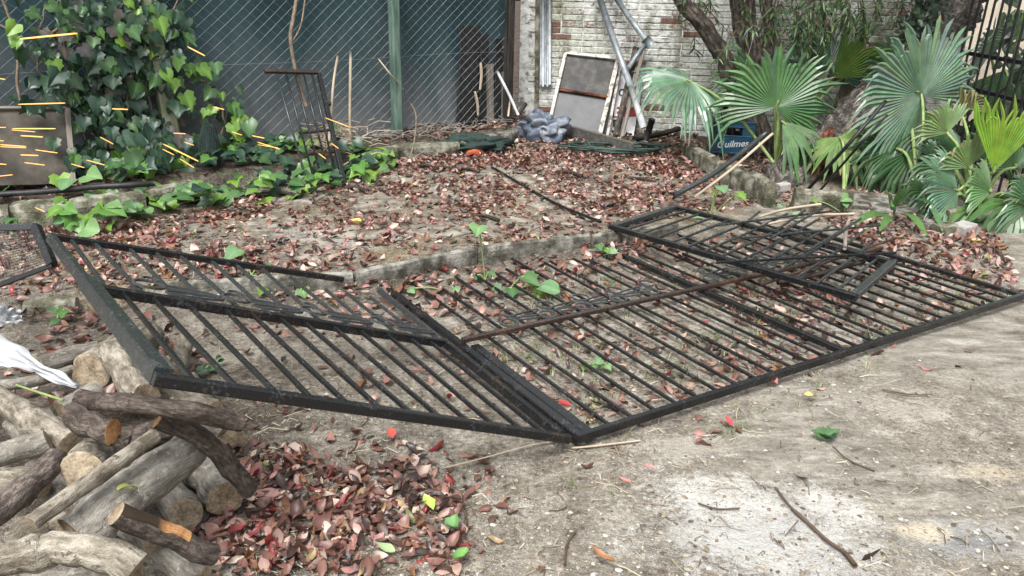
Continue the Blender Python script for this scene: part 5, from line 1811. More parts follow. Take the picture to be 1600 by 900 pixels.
# ------------------------------------------------------------------ ivy
def ivy_mesh(kind, c, seed):
    rr_ = random.Random(seed)
    if kind == 0:
        out = [(0, 0), (.22, -.14), (.5, .02), (.42, .24), (.5, .42), (.26, .55), (.1, .85), (0, 1)]
    elif kind == 1:
        out = [(0, 0), (.26, -.12), (.44, .06), (.46, .28), (.36, .52), (.2, .76), (.07, .94), (0, 1)]
    else:
        out = [(0, .05), (.3, -.08), (.52, .14), (.5, .42), (.4, .62), (.25, .78), (.1, .9), (0, .94)]
    right = [(x * rr_.uniform(.9, 1.1), y + rr_.uniform(-.02, .02)) for x, y in out]
    left = [(-x * rr_.uniform(.9, 1.1), y + rr_.uniform(-.02, .02)) for x, y in out]
    mb_ = MB()
    cup, curl = rr_.uniform(.1, .45), rr_.uniform(.0, .3)
    Z = lambda x, y: cup * abs(x) * .6 - curl * (y - .4) ** 2 + .05 * math.sin(x * 11 + seed)
    mid = [(0, y) for y in (0.02, .15, .3, .45, .6, .75, .9, 1.0)]
    c2 = [min(1, k * 1.35) for k in c]
    for side in (right, left):
        vs, cs = [], []
        for (x, y), (mx_, my_) in zip(side, mid):
            my_ = min(my_, right[-1][1])
            vs += [(mx_, my_, Z(0, my_) - .015), ((x + mx_) / 2, (y + my_) / 2, Z(x / 2, y) + .01), (x, y, Z(x, y))]
            cs += [tuple(c2), tuple(c), tuple(c)]
        fs = []
        for i in range(7):
            for j in range(2):
                f = (i * 3 + j, i * 3 + j + 1, (i + 1) * 3 + j + 1, (i + 1) * 3 + j)
                fs.append(f if side is right else f[::-1])
        mb_.add(vs, fs, cs)
    return mb_.mesh('ivy_leaf', smooth=True, mats=(M['green'],))


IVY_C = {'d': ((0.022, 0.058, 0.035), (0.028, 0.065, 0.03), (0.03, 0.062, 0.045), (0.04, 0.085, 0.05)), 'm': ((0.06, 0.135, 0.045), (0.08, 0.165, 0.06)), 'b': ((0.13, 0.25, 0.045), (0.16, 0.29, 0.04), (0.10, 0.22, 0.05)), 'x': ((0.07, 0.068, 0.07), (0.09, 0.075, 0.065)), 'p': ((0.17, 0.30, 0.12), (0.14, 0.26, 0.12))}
IVY = {k_: [ivy_mesh(kd, c, 7 * i + kd + ord(k_)) for i, c in enumerate(cs) for kd in ((0, 1, 0) if k_ != 'p' else (2, 1))] for k_, cs in IVY_C.items()}
ir = random.Random(77)


def put_leaf(parent, p, d, nh, size, kinds, name='leaf'):
    me = ir.choice(IVY[ir.choice(kinds)])
    x, y, z = basis(d, nh)
    m4 = frame(x, y, z, p) @ Matrix.Diagonal((size, size, size, 1))
    return inst(name, me, parent, m4)


ivy = thing('ivy', 'ivy with dark and bright leaves climbing the mossy fence post', 'ivy', fp(sL, FB))
for sp in ([(228, 260), (236, 180), (222, 100), (232, 40), (225, -10)], [(150, 270), (140, 200), (120, 150), (100, 90), (110, 30), (90, -10)], [(160, 268), (165, 180), (150, 110), (160, 30), (155, -10)], [(200, 262), (195, 190), (205, 120), (185, 60), (195, -10)],
           [(130, 262), (132, 200), (68, 120), (62, 60), (72, 10)], [(330, 250), (350, 180), (320, 130), (285, 90), (262, 40), (280, -5)], [(60, 60), (110, 45), (160, 60), (215, 80)], [(120, 180), (180, 190), (230, 170)]):
    path = catmull([fence_s(u, v, .06 + .05 * ir.random()) for u, v in sp], 5)
    path = [p + Vector((ir.gauss(0, .012), ir.gauss(0, .012), ir.gauss(0, .012))) for p in path]
    mb = MB(); mb.tube(path, [.011 - .006 * i / len(path) for i in range(len(path))], 5)
    part('vine_stem', mb, M['stem'], ivy, smooth=True)
down = Vector((0, 0, -1))
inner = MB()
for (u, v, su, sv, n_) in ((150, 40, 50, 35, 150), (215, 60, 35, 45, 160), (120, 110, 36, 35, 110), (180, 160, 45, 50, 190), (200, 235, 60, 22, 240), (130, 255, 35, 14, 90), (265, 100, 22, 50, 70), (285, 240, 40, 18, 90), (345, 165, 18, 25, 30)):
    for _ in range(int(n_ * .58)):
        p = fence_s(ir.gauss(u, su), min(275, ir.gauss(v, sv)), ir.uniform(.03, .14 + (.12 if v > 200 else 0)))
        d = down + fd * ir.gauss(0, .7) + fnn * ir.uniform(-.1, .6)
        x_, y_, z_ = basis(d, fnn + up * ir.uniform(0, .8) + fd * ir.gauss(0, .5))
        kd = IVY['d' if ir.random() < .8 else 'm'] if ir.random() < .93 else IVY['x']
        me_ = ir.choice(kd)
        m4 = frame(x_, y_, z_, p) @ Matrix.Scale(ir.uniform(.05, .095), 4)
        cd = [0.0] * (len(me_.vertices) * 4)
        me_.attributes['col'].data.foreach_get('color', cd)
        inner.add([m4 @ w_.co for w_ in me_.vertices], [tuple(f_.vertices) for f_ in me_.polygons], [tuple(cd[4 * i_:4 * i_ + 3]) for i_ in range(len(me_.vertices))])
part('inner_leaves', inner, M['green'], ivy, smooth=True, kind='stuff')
for (u, v, su, sv, n_, mixk, sz) in ((150, 25, 50, 22, 22, 'ddddmx', .125), (215, 35, 35, 28, 20, 'dddmmb', .125), (110, 95, 34, 32, 17, 'dddmxb', .14), (178, 120, 36, 36, 20, 'dddmxd', .13), (222, 95, 32, 45, 20, 'ddmdb', .135), (278, 60, 22, 35, 12, 'dmbbm', .125),
                                   (268, 125, 25, 36, 10, 'ddbbm', .15), (70, 135, 18, 22, 7, 'ddd', .16), (150, 185, 48, 26, 20, 'dddddm', .12), (195, 232, 52, 20, 30, 'ddmdb', .14), (130, 250, 30, 13, 14, 'dmbd', .15), (245, 215, 40, 22, 18, 'ddddx', .14),
                                   (312, 105, 12, 18, 5, 'dbm', .13), (352, 160, 20, 18, 8, 'dmb', .13), (385, 178, 10, 12, 5, 'bm', .15), (35, 85, 12, 40, 3, 'db', .13), (205, 190, 30, 30, 14, 'ddddx', .13), (248, 245, 26, 14, 24, 'ddmdb', .13)):
    for _ in range(int(n_ * 1.08)):
        uu, vv = ir.gauss(u, su), ir.gauss(v, sv)
        if vv < -25 or vv > 268:
            vv = ir.uniform(max(-10, v - 20), min(262, v + 20))
        p = fence_s(uu, vv, ir.uniform(.08, .28 + (.25 if vv > 190 else 0)))
        d = down + fd * ir.gauss(0, .5) + fnn * ir.uniform(.0, .7)
        nh = fnn + up * ir.uniform(.1, .9) + fd * ir.gauss(0, .45)
        put_leaf(ivy, p, d, nh, sz * .8 * ir.uniform(.6, 1.25), mixk)
for t_name, lab, (u, v), blobs in (('ground_ivy', 'low ivy patch creeping around the foot of the little gate', (520, 268), ((560, 252, 26, 14, 34, 'dmmbb', .12), (490, 252, 30, 18, 44, 'dmmdb', .12), (455, 235, 22, 24, 30, 'dmmdb', .12), (590, 268, 12, 10, 12, 'mbb', .12))),
                                   ('ground_ivy', 'low ivy patch between the green mesh roll and the little gate', (390, 262), ((375, 225, 20, 24, 34, 'dmdb', .12), (415, 225, 20, 22, 30, 'mmdb', .12), (395, 262, 26, 10, 18, 'dmd', .11), (345, 245, 14, 14, 14, 'dm', .11))),
                                   ('ground_ivy', 'bright ivy sprig lying on the leaf litter below the hose', (375, 320), ((365, 312, 26, 12, 14, 'mbd', .12), (410, 318, 12, 8, 6, 'bb', .13), (305, 296, 18, 9, 8, 'bm', .13))),
                                   ('ground_ivy', 'large pale ivy leaves spreading over the mossy edging stones', (160, 340), ((150, 325, 30, 12, 16, 'ppb', .14), (205, 325, 16, 10, 9, 'ppb', .13), (235, 300, 18, 14, 14, 'mbd', .13), (110, 335, 8, 6, 4, 'pb', .13), (190, 282, 50, 10, 26, 'dmb', .12), (285, 285, 22, 10, 12, 'dmb', .12))),
                                   ('ground_ivy', 'dark ivy leaves at the far left beside the mossy stone', (8, 310), ((8, 285, 9, 10, 6, 'dmb', .15), (10, 320, 6, 12, 4, 'dm', .13), (25, 288, 10, 6, 3, 'bd', .15))),
                                   ('bright_seedling', 'bright green seedling under the wire right of the green post', (695, 190), ((692, 182, 9, 8, 10, 'bb', .12),))):
    t_ = thing(t_name, lab, 'ivy' if t_name != 'bright_seedling' else 'seedling', T(u, v))
    for (u, v, su, sv, n_, mixk, sz) in blobs:
        for _ in range(n_):
            p = T(ir.gauss(u, su), ir.gauss(v, sv))
            p = p + up * ir.uniform(.03, .16)
            d = Vector((ir.gauss(0, .8), -abs(ir.gauss(.6, .4)), ir.uniform(-.5, .1)))
            nh = Vector((ir.gauss(0, .35), -.45 + ir.gauss(0, .3), 1))
            put_leaf(t_, p, d, nh, sz * ir.uniform(.7, 1.2), mixk)
    mb = MB()
    p0 = T(u, v)
    c_ = T(*(blobs[0][0], blobs[0][1]), .03)
    mb.tube(catmull([p0 + Vector((-.2, 0, .02)), (p0 + c_) / 2 + up * .04, c_ + Vector((.15, 0, .02))], 5), .005, 5)
    part('runner', mb, M['stem'], t_)

# squash seedlings with arrow leaves standing in the litter
def seedling(u, v, lab, leaves, stem_c='petiole'):
    """leaves: (leaf pixel u, v, size, kinds, facing)"""
    b_ = T(u, v)
    t_ = thing('seedling', lab, 'seedling', b_)
    for (lu, lv, sz, kinds, nh) in leaves:
        lp = D(lu, lv, b_.y + ir.uniform(-.03, .03))
        if lp.z < b_.z + .02:
            lp = T(lu, lv, .04)
        mb_ = MB(); mb_.tube(catmull([b_, b_.lerp(lp, .5) + Vector((0, 0, .02)), lp], 5), .0045, 5)
        part('stalk', mb_, M[stem_c], t_, smooth=True)
        put_leaf(t_, lp, Vector((ir.gauss(0, .7), -.5, -.15)), Vector(nh), sz, kinds)
    return t_


FACE = (0.1, -1, .9)
seedling(758, 440, 'tall seedling with one pale leaf standing by the kerb', [(748, 352, .11, 'p', FACE), (765, 425, .05, 'm', FACE), (745, 430, .05, 'm', FACE)])
seedling(790, 462, 'low seedling with broad shaded leaves beside the tall seedling', [(820, 430, .12, 'm', (0, -.3, 1)), (845, 445, .13, 'p', (.3, -.4, 1)), (800, 450, .09, 'm', FACE), (830, 455, .09, 'b', FACE), (772, 448, .06, 'm', FACE)])
seedling(395, 450, 'seedling with a pale leaf rising over the bars near the kerb', [(372, 388, .11, 'p', FACE), (412, 442, .06, 'b', FACE), (418, 448, .05, 'm', FACE)])
seedling(470, 462, 'single pale leaf lying by the kerb below the bars', [(472, 452, .085, 'p', (0, -.5, 1))])
seedling(705, 458, 'small pale leaf low among the litter under the bars', [(709, 450, .05, 'p', FACE), (640, 462, .05, 'p', FACE)])
seedling(1108, 345, 'yellow green seedling rising through the small gate', [(1125, 290, .10, 'p', FACE), (1152, 302, .10, 'b', (.4, -1, .3)), (1092, 342, .09, 'p', FACE), (1118, 300, .05, 'b', FACE)])
seedling(1246, 345, 'pale seedling at the far rail of the small gate, left one', [(1240, 345, .09, 'p', FACE), (1215, 322, .05, 'm', FACE)])
seedling(1318, 335, 'pale seedling at the far rail of the small gate, right one', [(1326, 308, .10, 'p', FACE), (1270, 312, .06, 'b', FACE), (1320, 318, .06, 'p', FACE)])
seedling(940, 395, 'small seedling in the bed at the end of the kerb', [(935, 382, .07, 'm', FACE), (952, 400, .06, 'p', FACE), (945, 388, .05, 'b', FACE)])
seedling(935, 578, 'pale weed growing between the bars of the long gate', [(938, 560, .045, 'p', FACE), (928, 568, .045, 'p', FACE), (948, 570, .04, 'p', FACE), (915, 572, .035, 'b', FACE)])
seedling(335, 580, 'small dark weed under the bars of the propped gate leaf', [(330, 570, .05, 'd', FACE), (342, 582, .05, 'm', FACE), (322, 590, .05, 'd', FACE), (348, 572, .04, 'd', FACE)])
seedling(95, 495, 'low green weed in the soil by the loose kerb block', [(88, 480, .06, 'm', FACE), (102, 485, .06, 'b', FACE), (92, 510, .05, 'm', FACE)])
bl_base = T(1392, 352)
blp = thing('broad_leaf_plant', 'low plant with long glossy strap leaves left of the loose bricks', 'plant', bl_base)
for (u0, v0, u1, v1, w_, c) in ((1395, 355, 1372, 372, .06, (0.07, 0.15, 0.04)), (1398, 345, 1445, 378, .07, (0.09, 0.18, 0.05)), (1388, 352, 1330, 362, .06, (0.07, 0.14, 0.04)), (1390, 340, 1384, 300, .06, (0.07, 0.15, 0.04)), (1392, 340, 1420, 295, .06, (0.10, 0.19, 0.06)), (1394, 350, 1392, 322, .07, (0.08, 0.17, 0.05)), (1440, 330, 1470, 372, .06, MIDG), (1400, 335, 1460, 320, .05, DARK)):
    p0 = T(u0, v0, .06)
    p1 = D(u1, v1, bl_base.y - .05)
    if p1.z < .04:
        p1 = T(u1, v1, .05)
    mb = MB()
    path = catmull([p0, (p0 + p1) / 2 + up * .05, p1], 4)
    g_ = []
    for i, p in enumerate(path):
        t = i / (len(path) - 1)
        wv = w_ * (math.sin(math.pi * min(1, t * .92 + .05)) ** .7)
        sd = (p1 - p0).cross(Vector((0, -.7, 1))).normalized()
        g_.append([p - sd * wv / 2 + up * wv * .12, p, p + sd * wv / 2 + up * wv * .12])
    mb.sheet(g_, None, c)
    part('strap_leaf', mb, M['green'], blp, smooth=True)

# ------------------------------------------------------------------ leaf litter
lt_r = random.Random(4242)
PAL = [((0.135, 0.068, 0.053), 26), ((0.195, 0.098, 0.078), 26), ((0.26, 0.138, 0.112), 18), ((0.345, 0.215, 0.175), 9), ((0.072, 0.038, 0.030), 20), ((0.19, 0.03, 0.03), 5.5), ((0.17, 0.085, 0.045), 9), ((0.28, 0.2, 0.10), 0.9), ((0.42, 0.33, 0.27), 2.5), ((0.036, 0.024, 0.02), 12), ((0.14, 0.17, 0.06), 0.4)]
PCOL = [p for p, w_ in PAL]
TONES = ('brown', 'reddish brown', 'pinkish brown', 'pale pink', 'dark brown', 'dark red', 'chestnut', 'yellowish', 'pale tan', 'blackish', 'olive green')
PWT = [w_ for p, w_ in PAL]


def dry_leaf(c, rr_):
    L_, w_ = 1.0, rr_.uniform(.3, .62)
    curl, fold, tw = rr_.uniform(-.8, 1.6), rr_.uniform(.1, 1.25), rr_.uniform(-.6, .6)
    vs, cs = [], []
    asym = rr_.uniform(.8, 1.2)
    for t, ww in ((0, .06), (.12, .5), (.35, .95), (.6, .95), (.82, .58), (1, .03)):
        y = t - .5
        z = curl * y * y
        a = tw * y * 2
        hw = w_ * ww / 2
        lift = fold * hw * (1 + .3 * math.sin(t * 7))
        pts = [(-hw, lift), (0, 0), (hw * asym, lift * rr_.uniform(.6, 1.2))]
        for k_, (x, zz) in enumerate(pts):
            vs.append((x * math.cos(a) - zz * math.sin(a), y, z + x * math.sin(a) + zz * math.cos(a)))
            m_ = 1.0 if k_ != 1 else 1.12
            cs.append(tuple(min(.9, q_ * m_ * rr_.uniform(.88, 1.12)) for q_ in c))
    fs = [(i * 3 + j, i * 3 + j + 1, (i + 1) * 3 + j + 1, (i + 1) * 3 + j) for i in range(5) for j in range(2)]
    return vs, fs, cs


LEAVES = []
for i in range(66):
    c = lt_r.choices(PCOL, PWT)[0] if i >= 11 else PCOL[i]
    LEAVES.append((c, dry_leaf(c, lt_r)))
leaf_meshes = {}


def leaf_mesh(i):
    if i not in leaf_meshes:
        vs, fs, cs = LEAVES[i][1]
        mb_ = MB(); mb_.add([Vector(v_) for v_ in vs], fs, cs)
        leaf_meshes[i] = mb_.mesh('fallen_leaf', smooth=True, mats=(M['litter'],))
    return leaf_meshes[i]


def in_poly(x, y, P):
    c = False
    j = len(P) - 1
    for i in range(len(P)):
        if (P[i][1] > y) != (P[j][1] > y) and x < (P[j][0] - P[i][0]) * (y - P[i][1]) / (P[j][1] - P[i][1]) + P[i][0]:
            c = not c
        j = i
    return c


ZONES = []                                     # (outline on the ground, leaves per square metre, clumpiness, size, stacking)
for pts, dens, clump, sz, stack in (
        ([(-60, 360), (120, 352), (300, 330), (430, 300), (600, 262), (800, 210), (1070, 240), (1190, 320), (960, 364), (760, 386), (560, 425), (420, 432), (260, 445), (-60, 470)], 820, .68, .055, .012),
        ([(640, 252), (800, 200), (900, 212), (1060, 240), (1110, 290), (1000, 265), (850, 258), (700, 275)], 760, .35, .06, .025),
        ([(70, 362), (220, 345), (420, 400), (600, 400), (520, 428), (330, 432), (150, 400)], 420, .5, .062, .016),
        ([(880, 300), (1060, 262), (1150, 330), (960, 360), (860, 345)], 380, .5, .062, .016),
        ([(560, 445), (700, 402), (880, 382), (1000, 372), (1060, 390), (900, 430), (760, 490), (640, 500)], 560, .5, .062, .022),
        ([(600, 500), (760, 490), (900, 430), (1060, 390), (1230, 350), (1340, 380), (1600, 465), (1320, 552), (905, 680), (690, 560)], 400, .6, .055, .012),
        ([(1150, 440), (1250, 430), (1330, 500), (1230, 530), (1120, 480)], 200, .5, .058, .008),
        ([(1240, 325), (1380, 335), (1560, 372), (1600, 470), (1420, 412), (1340, 380)], 620, .4, .066, .03),
        ([(370, 640), (470, 628), (570, 672), (600, 700), (560, 740), (470, 720), (400, 710)], 420, .7, .054, .012),
        ([(330, 720), (440, 700), (540, 740), (600, 790), (600, 905), (280, 910), (300, 830), (360, 790)], 2700, .2, .054, .028),
        ([(540, 730), (660, 725), (730, 800), (720, 905), (600, 905), (580, 790)], 1500, .55, .056, .02),
        ([(600, 690), (760, 715), (810, 810), (760, 900), (640, 905)], 420, .85, .054, .008),
        ([(-30, 455), (140, 470), (250, 500), (330, 560), (280, 630), (100, 640), (-30, 600)], 420, .6, .066, .025),
        ([(250, 470), (420, 480), (690, 560), (860, 660), (600, 650), (300, 600)], 130, .9, .062, .008),
        ([(420, 440), (560, 445), (640, 500), (690, 545), (500, 490), (420, 465)], 330, .6, .064, .016),
        ([(600, 250), (600, 205), (800, 170), (1100, 190), (1080, 235), (830, 200), (700, 240)], 300, .4, .066, .02),
        ([(1060, 220), (1200, 240), (1260, 300), (1400, 300), (1420, 330), (1230, 330), (1130, 280)], 300, .4, .066, .02),
        ([(-60, 350), (-60, 290), (200, 280), (420, 262), (560, 240), (560, 262), (350, 300), (120, 345)], 180, .5, .066, .015),
        ([(780, 705), (1000, 660), (1300, 560), (1600, 480), (1600, 560), (1200, 680), (850, 780)], 26, .9, .056, .003),
        ([(700, 720), (1600, 560), (1600, 900), (760, 900)], 3.0, 1, .058, .002)):
    P = [(T(u, v).x, T(u, v).y) for u, v in pts]
    ZONES.append((P, dens, clump, sz, stack))
spots = []
for zi, (P, dens, clump, sz, stack) in enumerate(ZONES):
    x0, x1 = min(p[0] for p in P), max(p[0] for p in P)
    y0, y1 = min(p[1] for p in P), max(p[1] for p in P)
    n_ = int((x1 - x0) * (y1 - y0) * dens)
    for _ in range(n_):
        x, y = lt_r.uniform(x0, x1), lt_r.uniform(y0, y1)
        if not in_poly(x, y, P):
            continue
        k_ = 0.5 + 0.9 * noise.noise((x * 1.6, y * 1.6, 2.0)) + 0.5 * noise.noise((x * 4.1, y * 4.1, 6.0))
        if lt_r.random() < clump * (1 - sstep(0.2, 0.75, k_)):
            continue
        spots.append((x, y, sz * lt_r.choice((.45, .7, .8, .9, 1.0, 1.1, 1.3)) * lt_r.uniform(.85, 1.15), stack * lt_r.random()))
items = []
for (x, y, sz, st) in spots:
    z = terrain(x, y) + .004 + st + sz * .05
    i = lt_r.randrange(len(LEAVES))
    if LEAVES[i][0] == PCOL[-1] and lt_r.random() < .7:
        i = lt_r.randrange(11, len(LEAVES))
    tilt = lt_r.gauss(0, .32 + 9 * st)
    m4 = Matrix.Translation((x, y, z)) @ Matrix.Rotation(lt_r.uniform(0, 6.283), 4, 'Z') @ Matrix.Rotation(tilt, 4, 'X') @ Matrix.Rotation(lt_r.gauss(0, .45), 4, 'Y') @ (Matrix.Rotation(math.pi, 4, 'Y') if lt_r.random() < .4 else Matrix.Identity(4)) @ Matrix.Diagonal((sz, sz, sz, 1))
    p = Vector((x, y, z))
    uv = proj(p)
    inview = -10 < uv[0] < 1610 and uv[1] < 905 and not (uv[0] < 330 and uv[1] > 560)
    items.append((sz / depth(p) + st * .2 if inview else 0, m4, i))
items.sort(key=lambda a: -a[0])
bulk = []
for k_, (s_, m4, i) in enumerate(items):
    if k_ < 296:
        o = inst('fallen_leaf', leaf_mesh(i), None, m4)
        tone = TONES[PCOL.index(LEAVES[i][0])]
        u_, v_ = proj(m4.translation)
        where = 'in the foreground litter heap right of the log pile' if u_ < 620 and v_ > 660 else 'among the litter thinning out beside the heap' if u_ < 860 and v_ > 690 else 'under the bars of the iron gates' if v_ < 690 and u_ < 1330 and v_ > 430 else 'on the bare ground or litter beyond the heap'
        o['label'] = f'curled {tone} dry leaf lying {where}'
        o['category'] = 'leaf'
        o['group'] = 'nearest fallen leaves'
    else:
        bulk.append((m4, i))
lv = MB()
for m4, i in bulk:
    vs, fs, cs = LEAVES[i][1]
    a4 = np.array(m4)
    pts = np.array(vs) @ a4[:3, :3].T + a4[:3, 3]
    lv.add(pts.tolist(), fs, list(cs))
lo = structure('leaf_litter', lv, M['litter'], smooth=True, kind='stuff')
lo['label'] = 'dry reddish brown fallen leaves strewn over the yard'
# leaves that stand out
def lone_leaf(u, v, sz, c, lab, rz=0.0, tilt=.2):
    vs, fs, cs = dry_leaf(c, random.Random(int(u * 7 + v)))
    mb_ = MB(); mb_.add([Vector(v_) for v_ in vs], fs, cs)
    p = T(u, v, .03)
    o = bpy.data.objects.new('fallen_leaf', mb_.mesh('fallen_leaf', smooth=True, mats=(M['litter'],)))
    col.objects.link(o)
    o.matrix_local = Matrix.Translation(p) @ Matrix.Rotation(rz, 4, 'Z') @ Matrix.Rotation(tilt, 4, 'X') @ Matrix.Diagonal((sz, sz, sz, 1))
    o['label'] = lab
    o['category'] = 'leaf'
    return o


for a in ((670, 800, .075, (0.36, 0.5, 0.10), 'bright yellow green leaf on the litter heap in the foreground', .5), (706, 838, .08, (0.13, 0.26, 0.10), 'green leaf standing in the litter below the yellow green leaf', 2.9), (718, 886, .08, (0.15, 0.30, 0.09), 'green leaf at the bottom edge right of the litter heap', 2.7),
          (602, 868, .07, (0.30, 0.40, 0.2), 'pale green leaf lying flat near the bottom of the litter heap', 1.2), (612, 688, .06, (0.5, 0.09, 0.07), 'bright red leaf standing alone below the near gate rail', .3), (880, 640, .06, (0.48, 0.03, 0.035), 'scarlet leaf lying inside the corner of the long gate', 1.2),
          (470, 643, .085, (0.5, 0.08, 0.09), 'long pinkish red leaf under the rail of the propped gate leaf', 2.1), (943, 545, .085, (0.36, 0.26, 0.12), 'upright tan leaf between the bars of the long gate', 2.8), (940, 884, .085, (0.27, 0.12, 0.05), 'brown curled leaf on the bare ground at the bottom edge', .9),
          (1012, 742, .05, (0.42, 0.17, 0.15), 'small pink leaf on the bare ground below the gate corner', 1.4), (975, 764, .05, (0.45, 0.16, 0.13), 'pinkish leaf on the bare ground, left of the small pink one', 1.0), (1138, 668, .06, (0.42, 0.06, 0.06), 'red leaf on the ground below the long near rail', .2),
          (1200, 604, .08, (0.42, 0.16, 0.16), 'pink curled leaf touching the near rail of the long gate', .8), (1265, 628, .06, (0.55, 0.42, 0.15), 'pale yellow leaf on the ground below the rail', 1.6), (555, 355, .09, (0.6, 0.5, 0.15), 'yellow leaf on the terrace', 1.5), (1518, 384, .10, (0.55, 0.47, 0.13), 'yellow leaf in the litter before the loose bricks', 1.4)):
    lone_leaf(*a)
# leaf lying on the big log
lo_ = lone_leaf(205, 760, .075, (0.34, 0.36, 0.10), 'yellow green leaf lying on the biggest grey log', 2.9, .6)
lo_.location = W(200, 760, .43)

# ------------------------------------------------------------------ grass, pebbles, twigs in the foreground
gr = MB()
g_r = random.Random(9)
for pts, dens in (([(640, 540), (900, 440), (1320, 400), (1600, 470), (1320, 560), (905, 690)], 520), ([(760, 720), (1200, 620), (1400, 545), (1380, 590), (1100, 700), (830, 800)], 260), ([(480, 600), (800, 620), (900, 690), (720, 700)], 160), ([(900, 730), (1130, 680), (1040, 800), (900, 830)], 130)):
    P = [(T(u, v).x, T(u, v).y) for u, v in pts]
    x0, x1 = min(p[0] for p in P), max(p[0] for p in P)
    y0, y1 = min(p[1] for p in P), max(p[1] for p in P)
    for _ in range(int((x1 - x0) * (y1 - y0) * dens)):
        x, y = g_r.uniform(x0, x1), g_r.uniform(y0, y1)
        if not in_poly(x, y, P) or noise.noise((x * 2.6, y * 2.6, 9)) + .6 * noise.noise((x * 7, y * 7, 3)) < g_r.uniform(-.1, .45):
            continue
        for _k in range(g_r.randint(2, 6)):
            p = Vector((x + g_r.gauss(0, .012), y + g_r.gauss(0, .012), 0))
            p.z = terrain(p.x, p.y)
            a = g_r.uniform(0, 6.283)
            h_ = g_r.uniform(.012, .05)
            d = Vector((math.cos(a) * h_ * .9, math.sin(a) * h_ * .9, h_))
            s_ = Vector((-math.sin(a), math.cos(a), 0)) * g_r.uniform(.0012, .0025)
            c = g_r.choice(((0.11, 0.16, 0.05), (0.16, 0.21, 0.08), (0.08, 0.13, 0.05), (0.28, 0.25, 0.14), (0.2, 0.22, 0.1)))
            gr.add([p - s_, p + s_, p + d * .6 + s_ * .7 - up * .0, p + d * .6 - s_ * .7, p + d + Vector((d.x, d.y, 0)) * .3], [(0, 1, 2, 3), (3, 2, 4)], c)
o = structure('grass', gr, M['green'], kind='stuff')
o['label'] = 'thin grass blades sprouting between bars and on the bare ground'
pb = MB()
ico = [Vector(v_) for v_ in ((0, 0, 1), (.9, 0, .3), (.25, .85, .3), (-.75, .5, .3), (-.75, -.5, .3), (.25, -.85, .3), (0, 0, -.6))]
icf = [(0, 1, 2), (0, 2, 3), (0, 3, 4), (0, 4, 5), (0, 5, 1), (6, 2, 1), (6, 3, 2), (6, 4, 3), (6, 5, 4), (6, 1, 5)]
for _ in range(8500):
    if g_r.random() < .6:
        p = T(g_r.uniform(440, 1620), 480 + 430 * math.sqrt(g_r.random()))
    else:
        p = T(g_r.uniform(250, 1400), g_r.uniform(380, 640))
    s_ = g_r.choice((.0016, .002, .0025, .003, .0035, .004, .006, .009)) * g_r.uniform(.7, 1.3)
    k_ = g_r.random()
    c = (0.40, 0.385, 0.35) if k_ < .14 else (0.30, 0.265, 0.21) if k_ < .55 else (0.18, 0.15, 0.115) if k_ < .85 else (0.09, 0.07, 0.055)
    rz = Matrix.Rotation(g_r.uniform(0, 6.28), 3, 'Z')
    f_ = Vector((g_r.uniform(.7, 1.5), g_r.uniform(.7, 1.2), g_r.uniform(.4, .8)))
    pb.add([p + rz @ Vector((v_.x * s_ * f_.x, v_.y * s_ * f_.y, v_.z * s_ * f_.z)) for v_ in ico], icf, c)
M['pebble'] = leafmat('pebble', rough=.9, trans=0, scale=200, under=1.0, spec=.2)
o = structure('pebbles', pb, M['pebble'], kind='stuff')
o['label'] = 'tiny stones and crumbs on the bare ground'
tw = MB()
for _ in range(1300):
    if g_r.random() < .6:
        p = T(380 + 1220 * g_r.random() ** 2.2, g_r.uniform(590, 900), .006)
    else:
        p = T(g_r.uniform(200, 1300), g_r.uniform(260, 600), .008)
    a = g_r.uniform(0, 6.28)
    L_ = g_r.choice((.02, .03, .03, .05, .1)) * g_r.uniform(.6, 1.4)
    d = Vector((math.cos(a), math.sin(a), 0)) * L_
    m_ = p + d * .5 + Vector((g_r.gauss(0, .01), g_r.gauss(0, .01), g_r.uniform(0, .012)))
    e = p + d
    e.z = terrain(e.x, e.y) + .005
    tw.tube([p, m_, e], g_r.uniform(.0008, .0022), 3, False, c=g_r.choice(((0.10, 0.07, 0.05), (0.36, 0.31, 0.22), (0.42, 0.38, 0.3), (0.2, 0.15, 0.1))))
o = structure('fine_twigs', tw, M['pebble'], kind='stuff')
o['label'] = 'fine broken twigs strewn on the ground'

rod('twig', [T(1211, 766, .012), T(1232, 795, .014), T(1262, 822, .012), T(1290, 850, .016), T(1318, 868, .012), T(1336, 890, .012)], [.004] * 8 + [.006] * 16 + [.0075] * 7, 'twig', 'long dark twig lying on the white stained ground', 'twig')
rod('twig', [T(1300, 705, .02), T(1325, 722, .01), T(1366, 738, .006)], .003, 'twig', 'thin bent twig with green leaves at one end on the drive', 'twig')
tl_ = thing('leaf_sprig', 'green leaf sprig lying at the end of the thin bent twig', 'leaf sprig', T(1290, 690))
for dx, dy, k_ in ((-.05, .01, 'm'), (.045, .015, 'm'), (.0, -.03, 'd')):
    put_leaf(tl_, T(1290, 688, .025), Vector((dx, dy, .01)), Vector((0, -.4, 1)), .06, k_)
rod('twig', [T(690, 740, .02), T(760, 722, .02), T(835, 700, .015), T(905, 690, .012)], .003, 'dry_wood', 'pale straight twig running towards the gate corner', 'twig')
rod('twig', [T(882, 888, .01), T(886, 855, .012), T(900, 832, .01)], .004, 'twig', 'short dark twig on the bare ground at the bottom', 'twig')
rod('twig', [T(1090, 790, .01), T(1120, 800, .012), T(1155, 798, .01)], .003, 'twig', 'short dark twig on the edge of the white stain', 'twig')
rod('twig', [T(1378, 612, .01), T(1420, 620, .012), T(1455, 620, .01)], .003, 'twig', 'thin twig on the drive below the right end of the gate', 'twig')
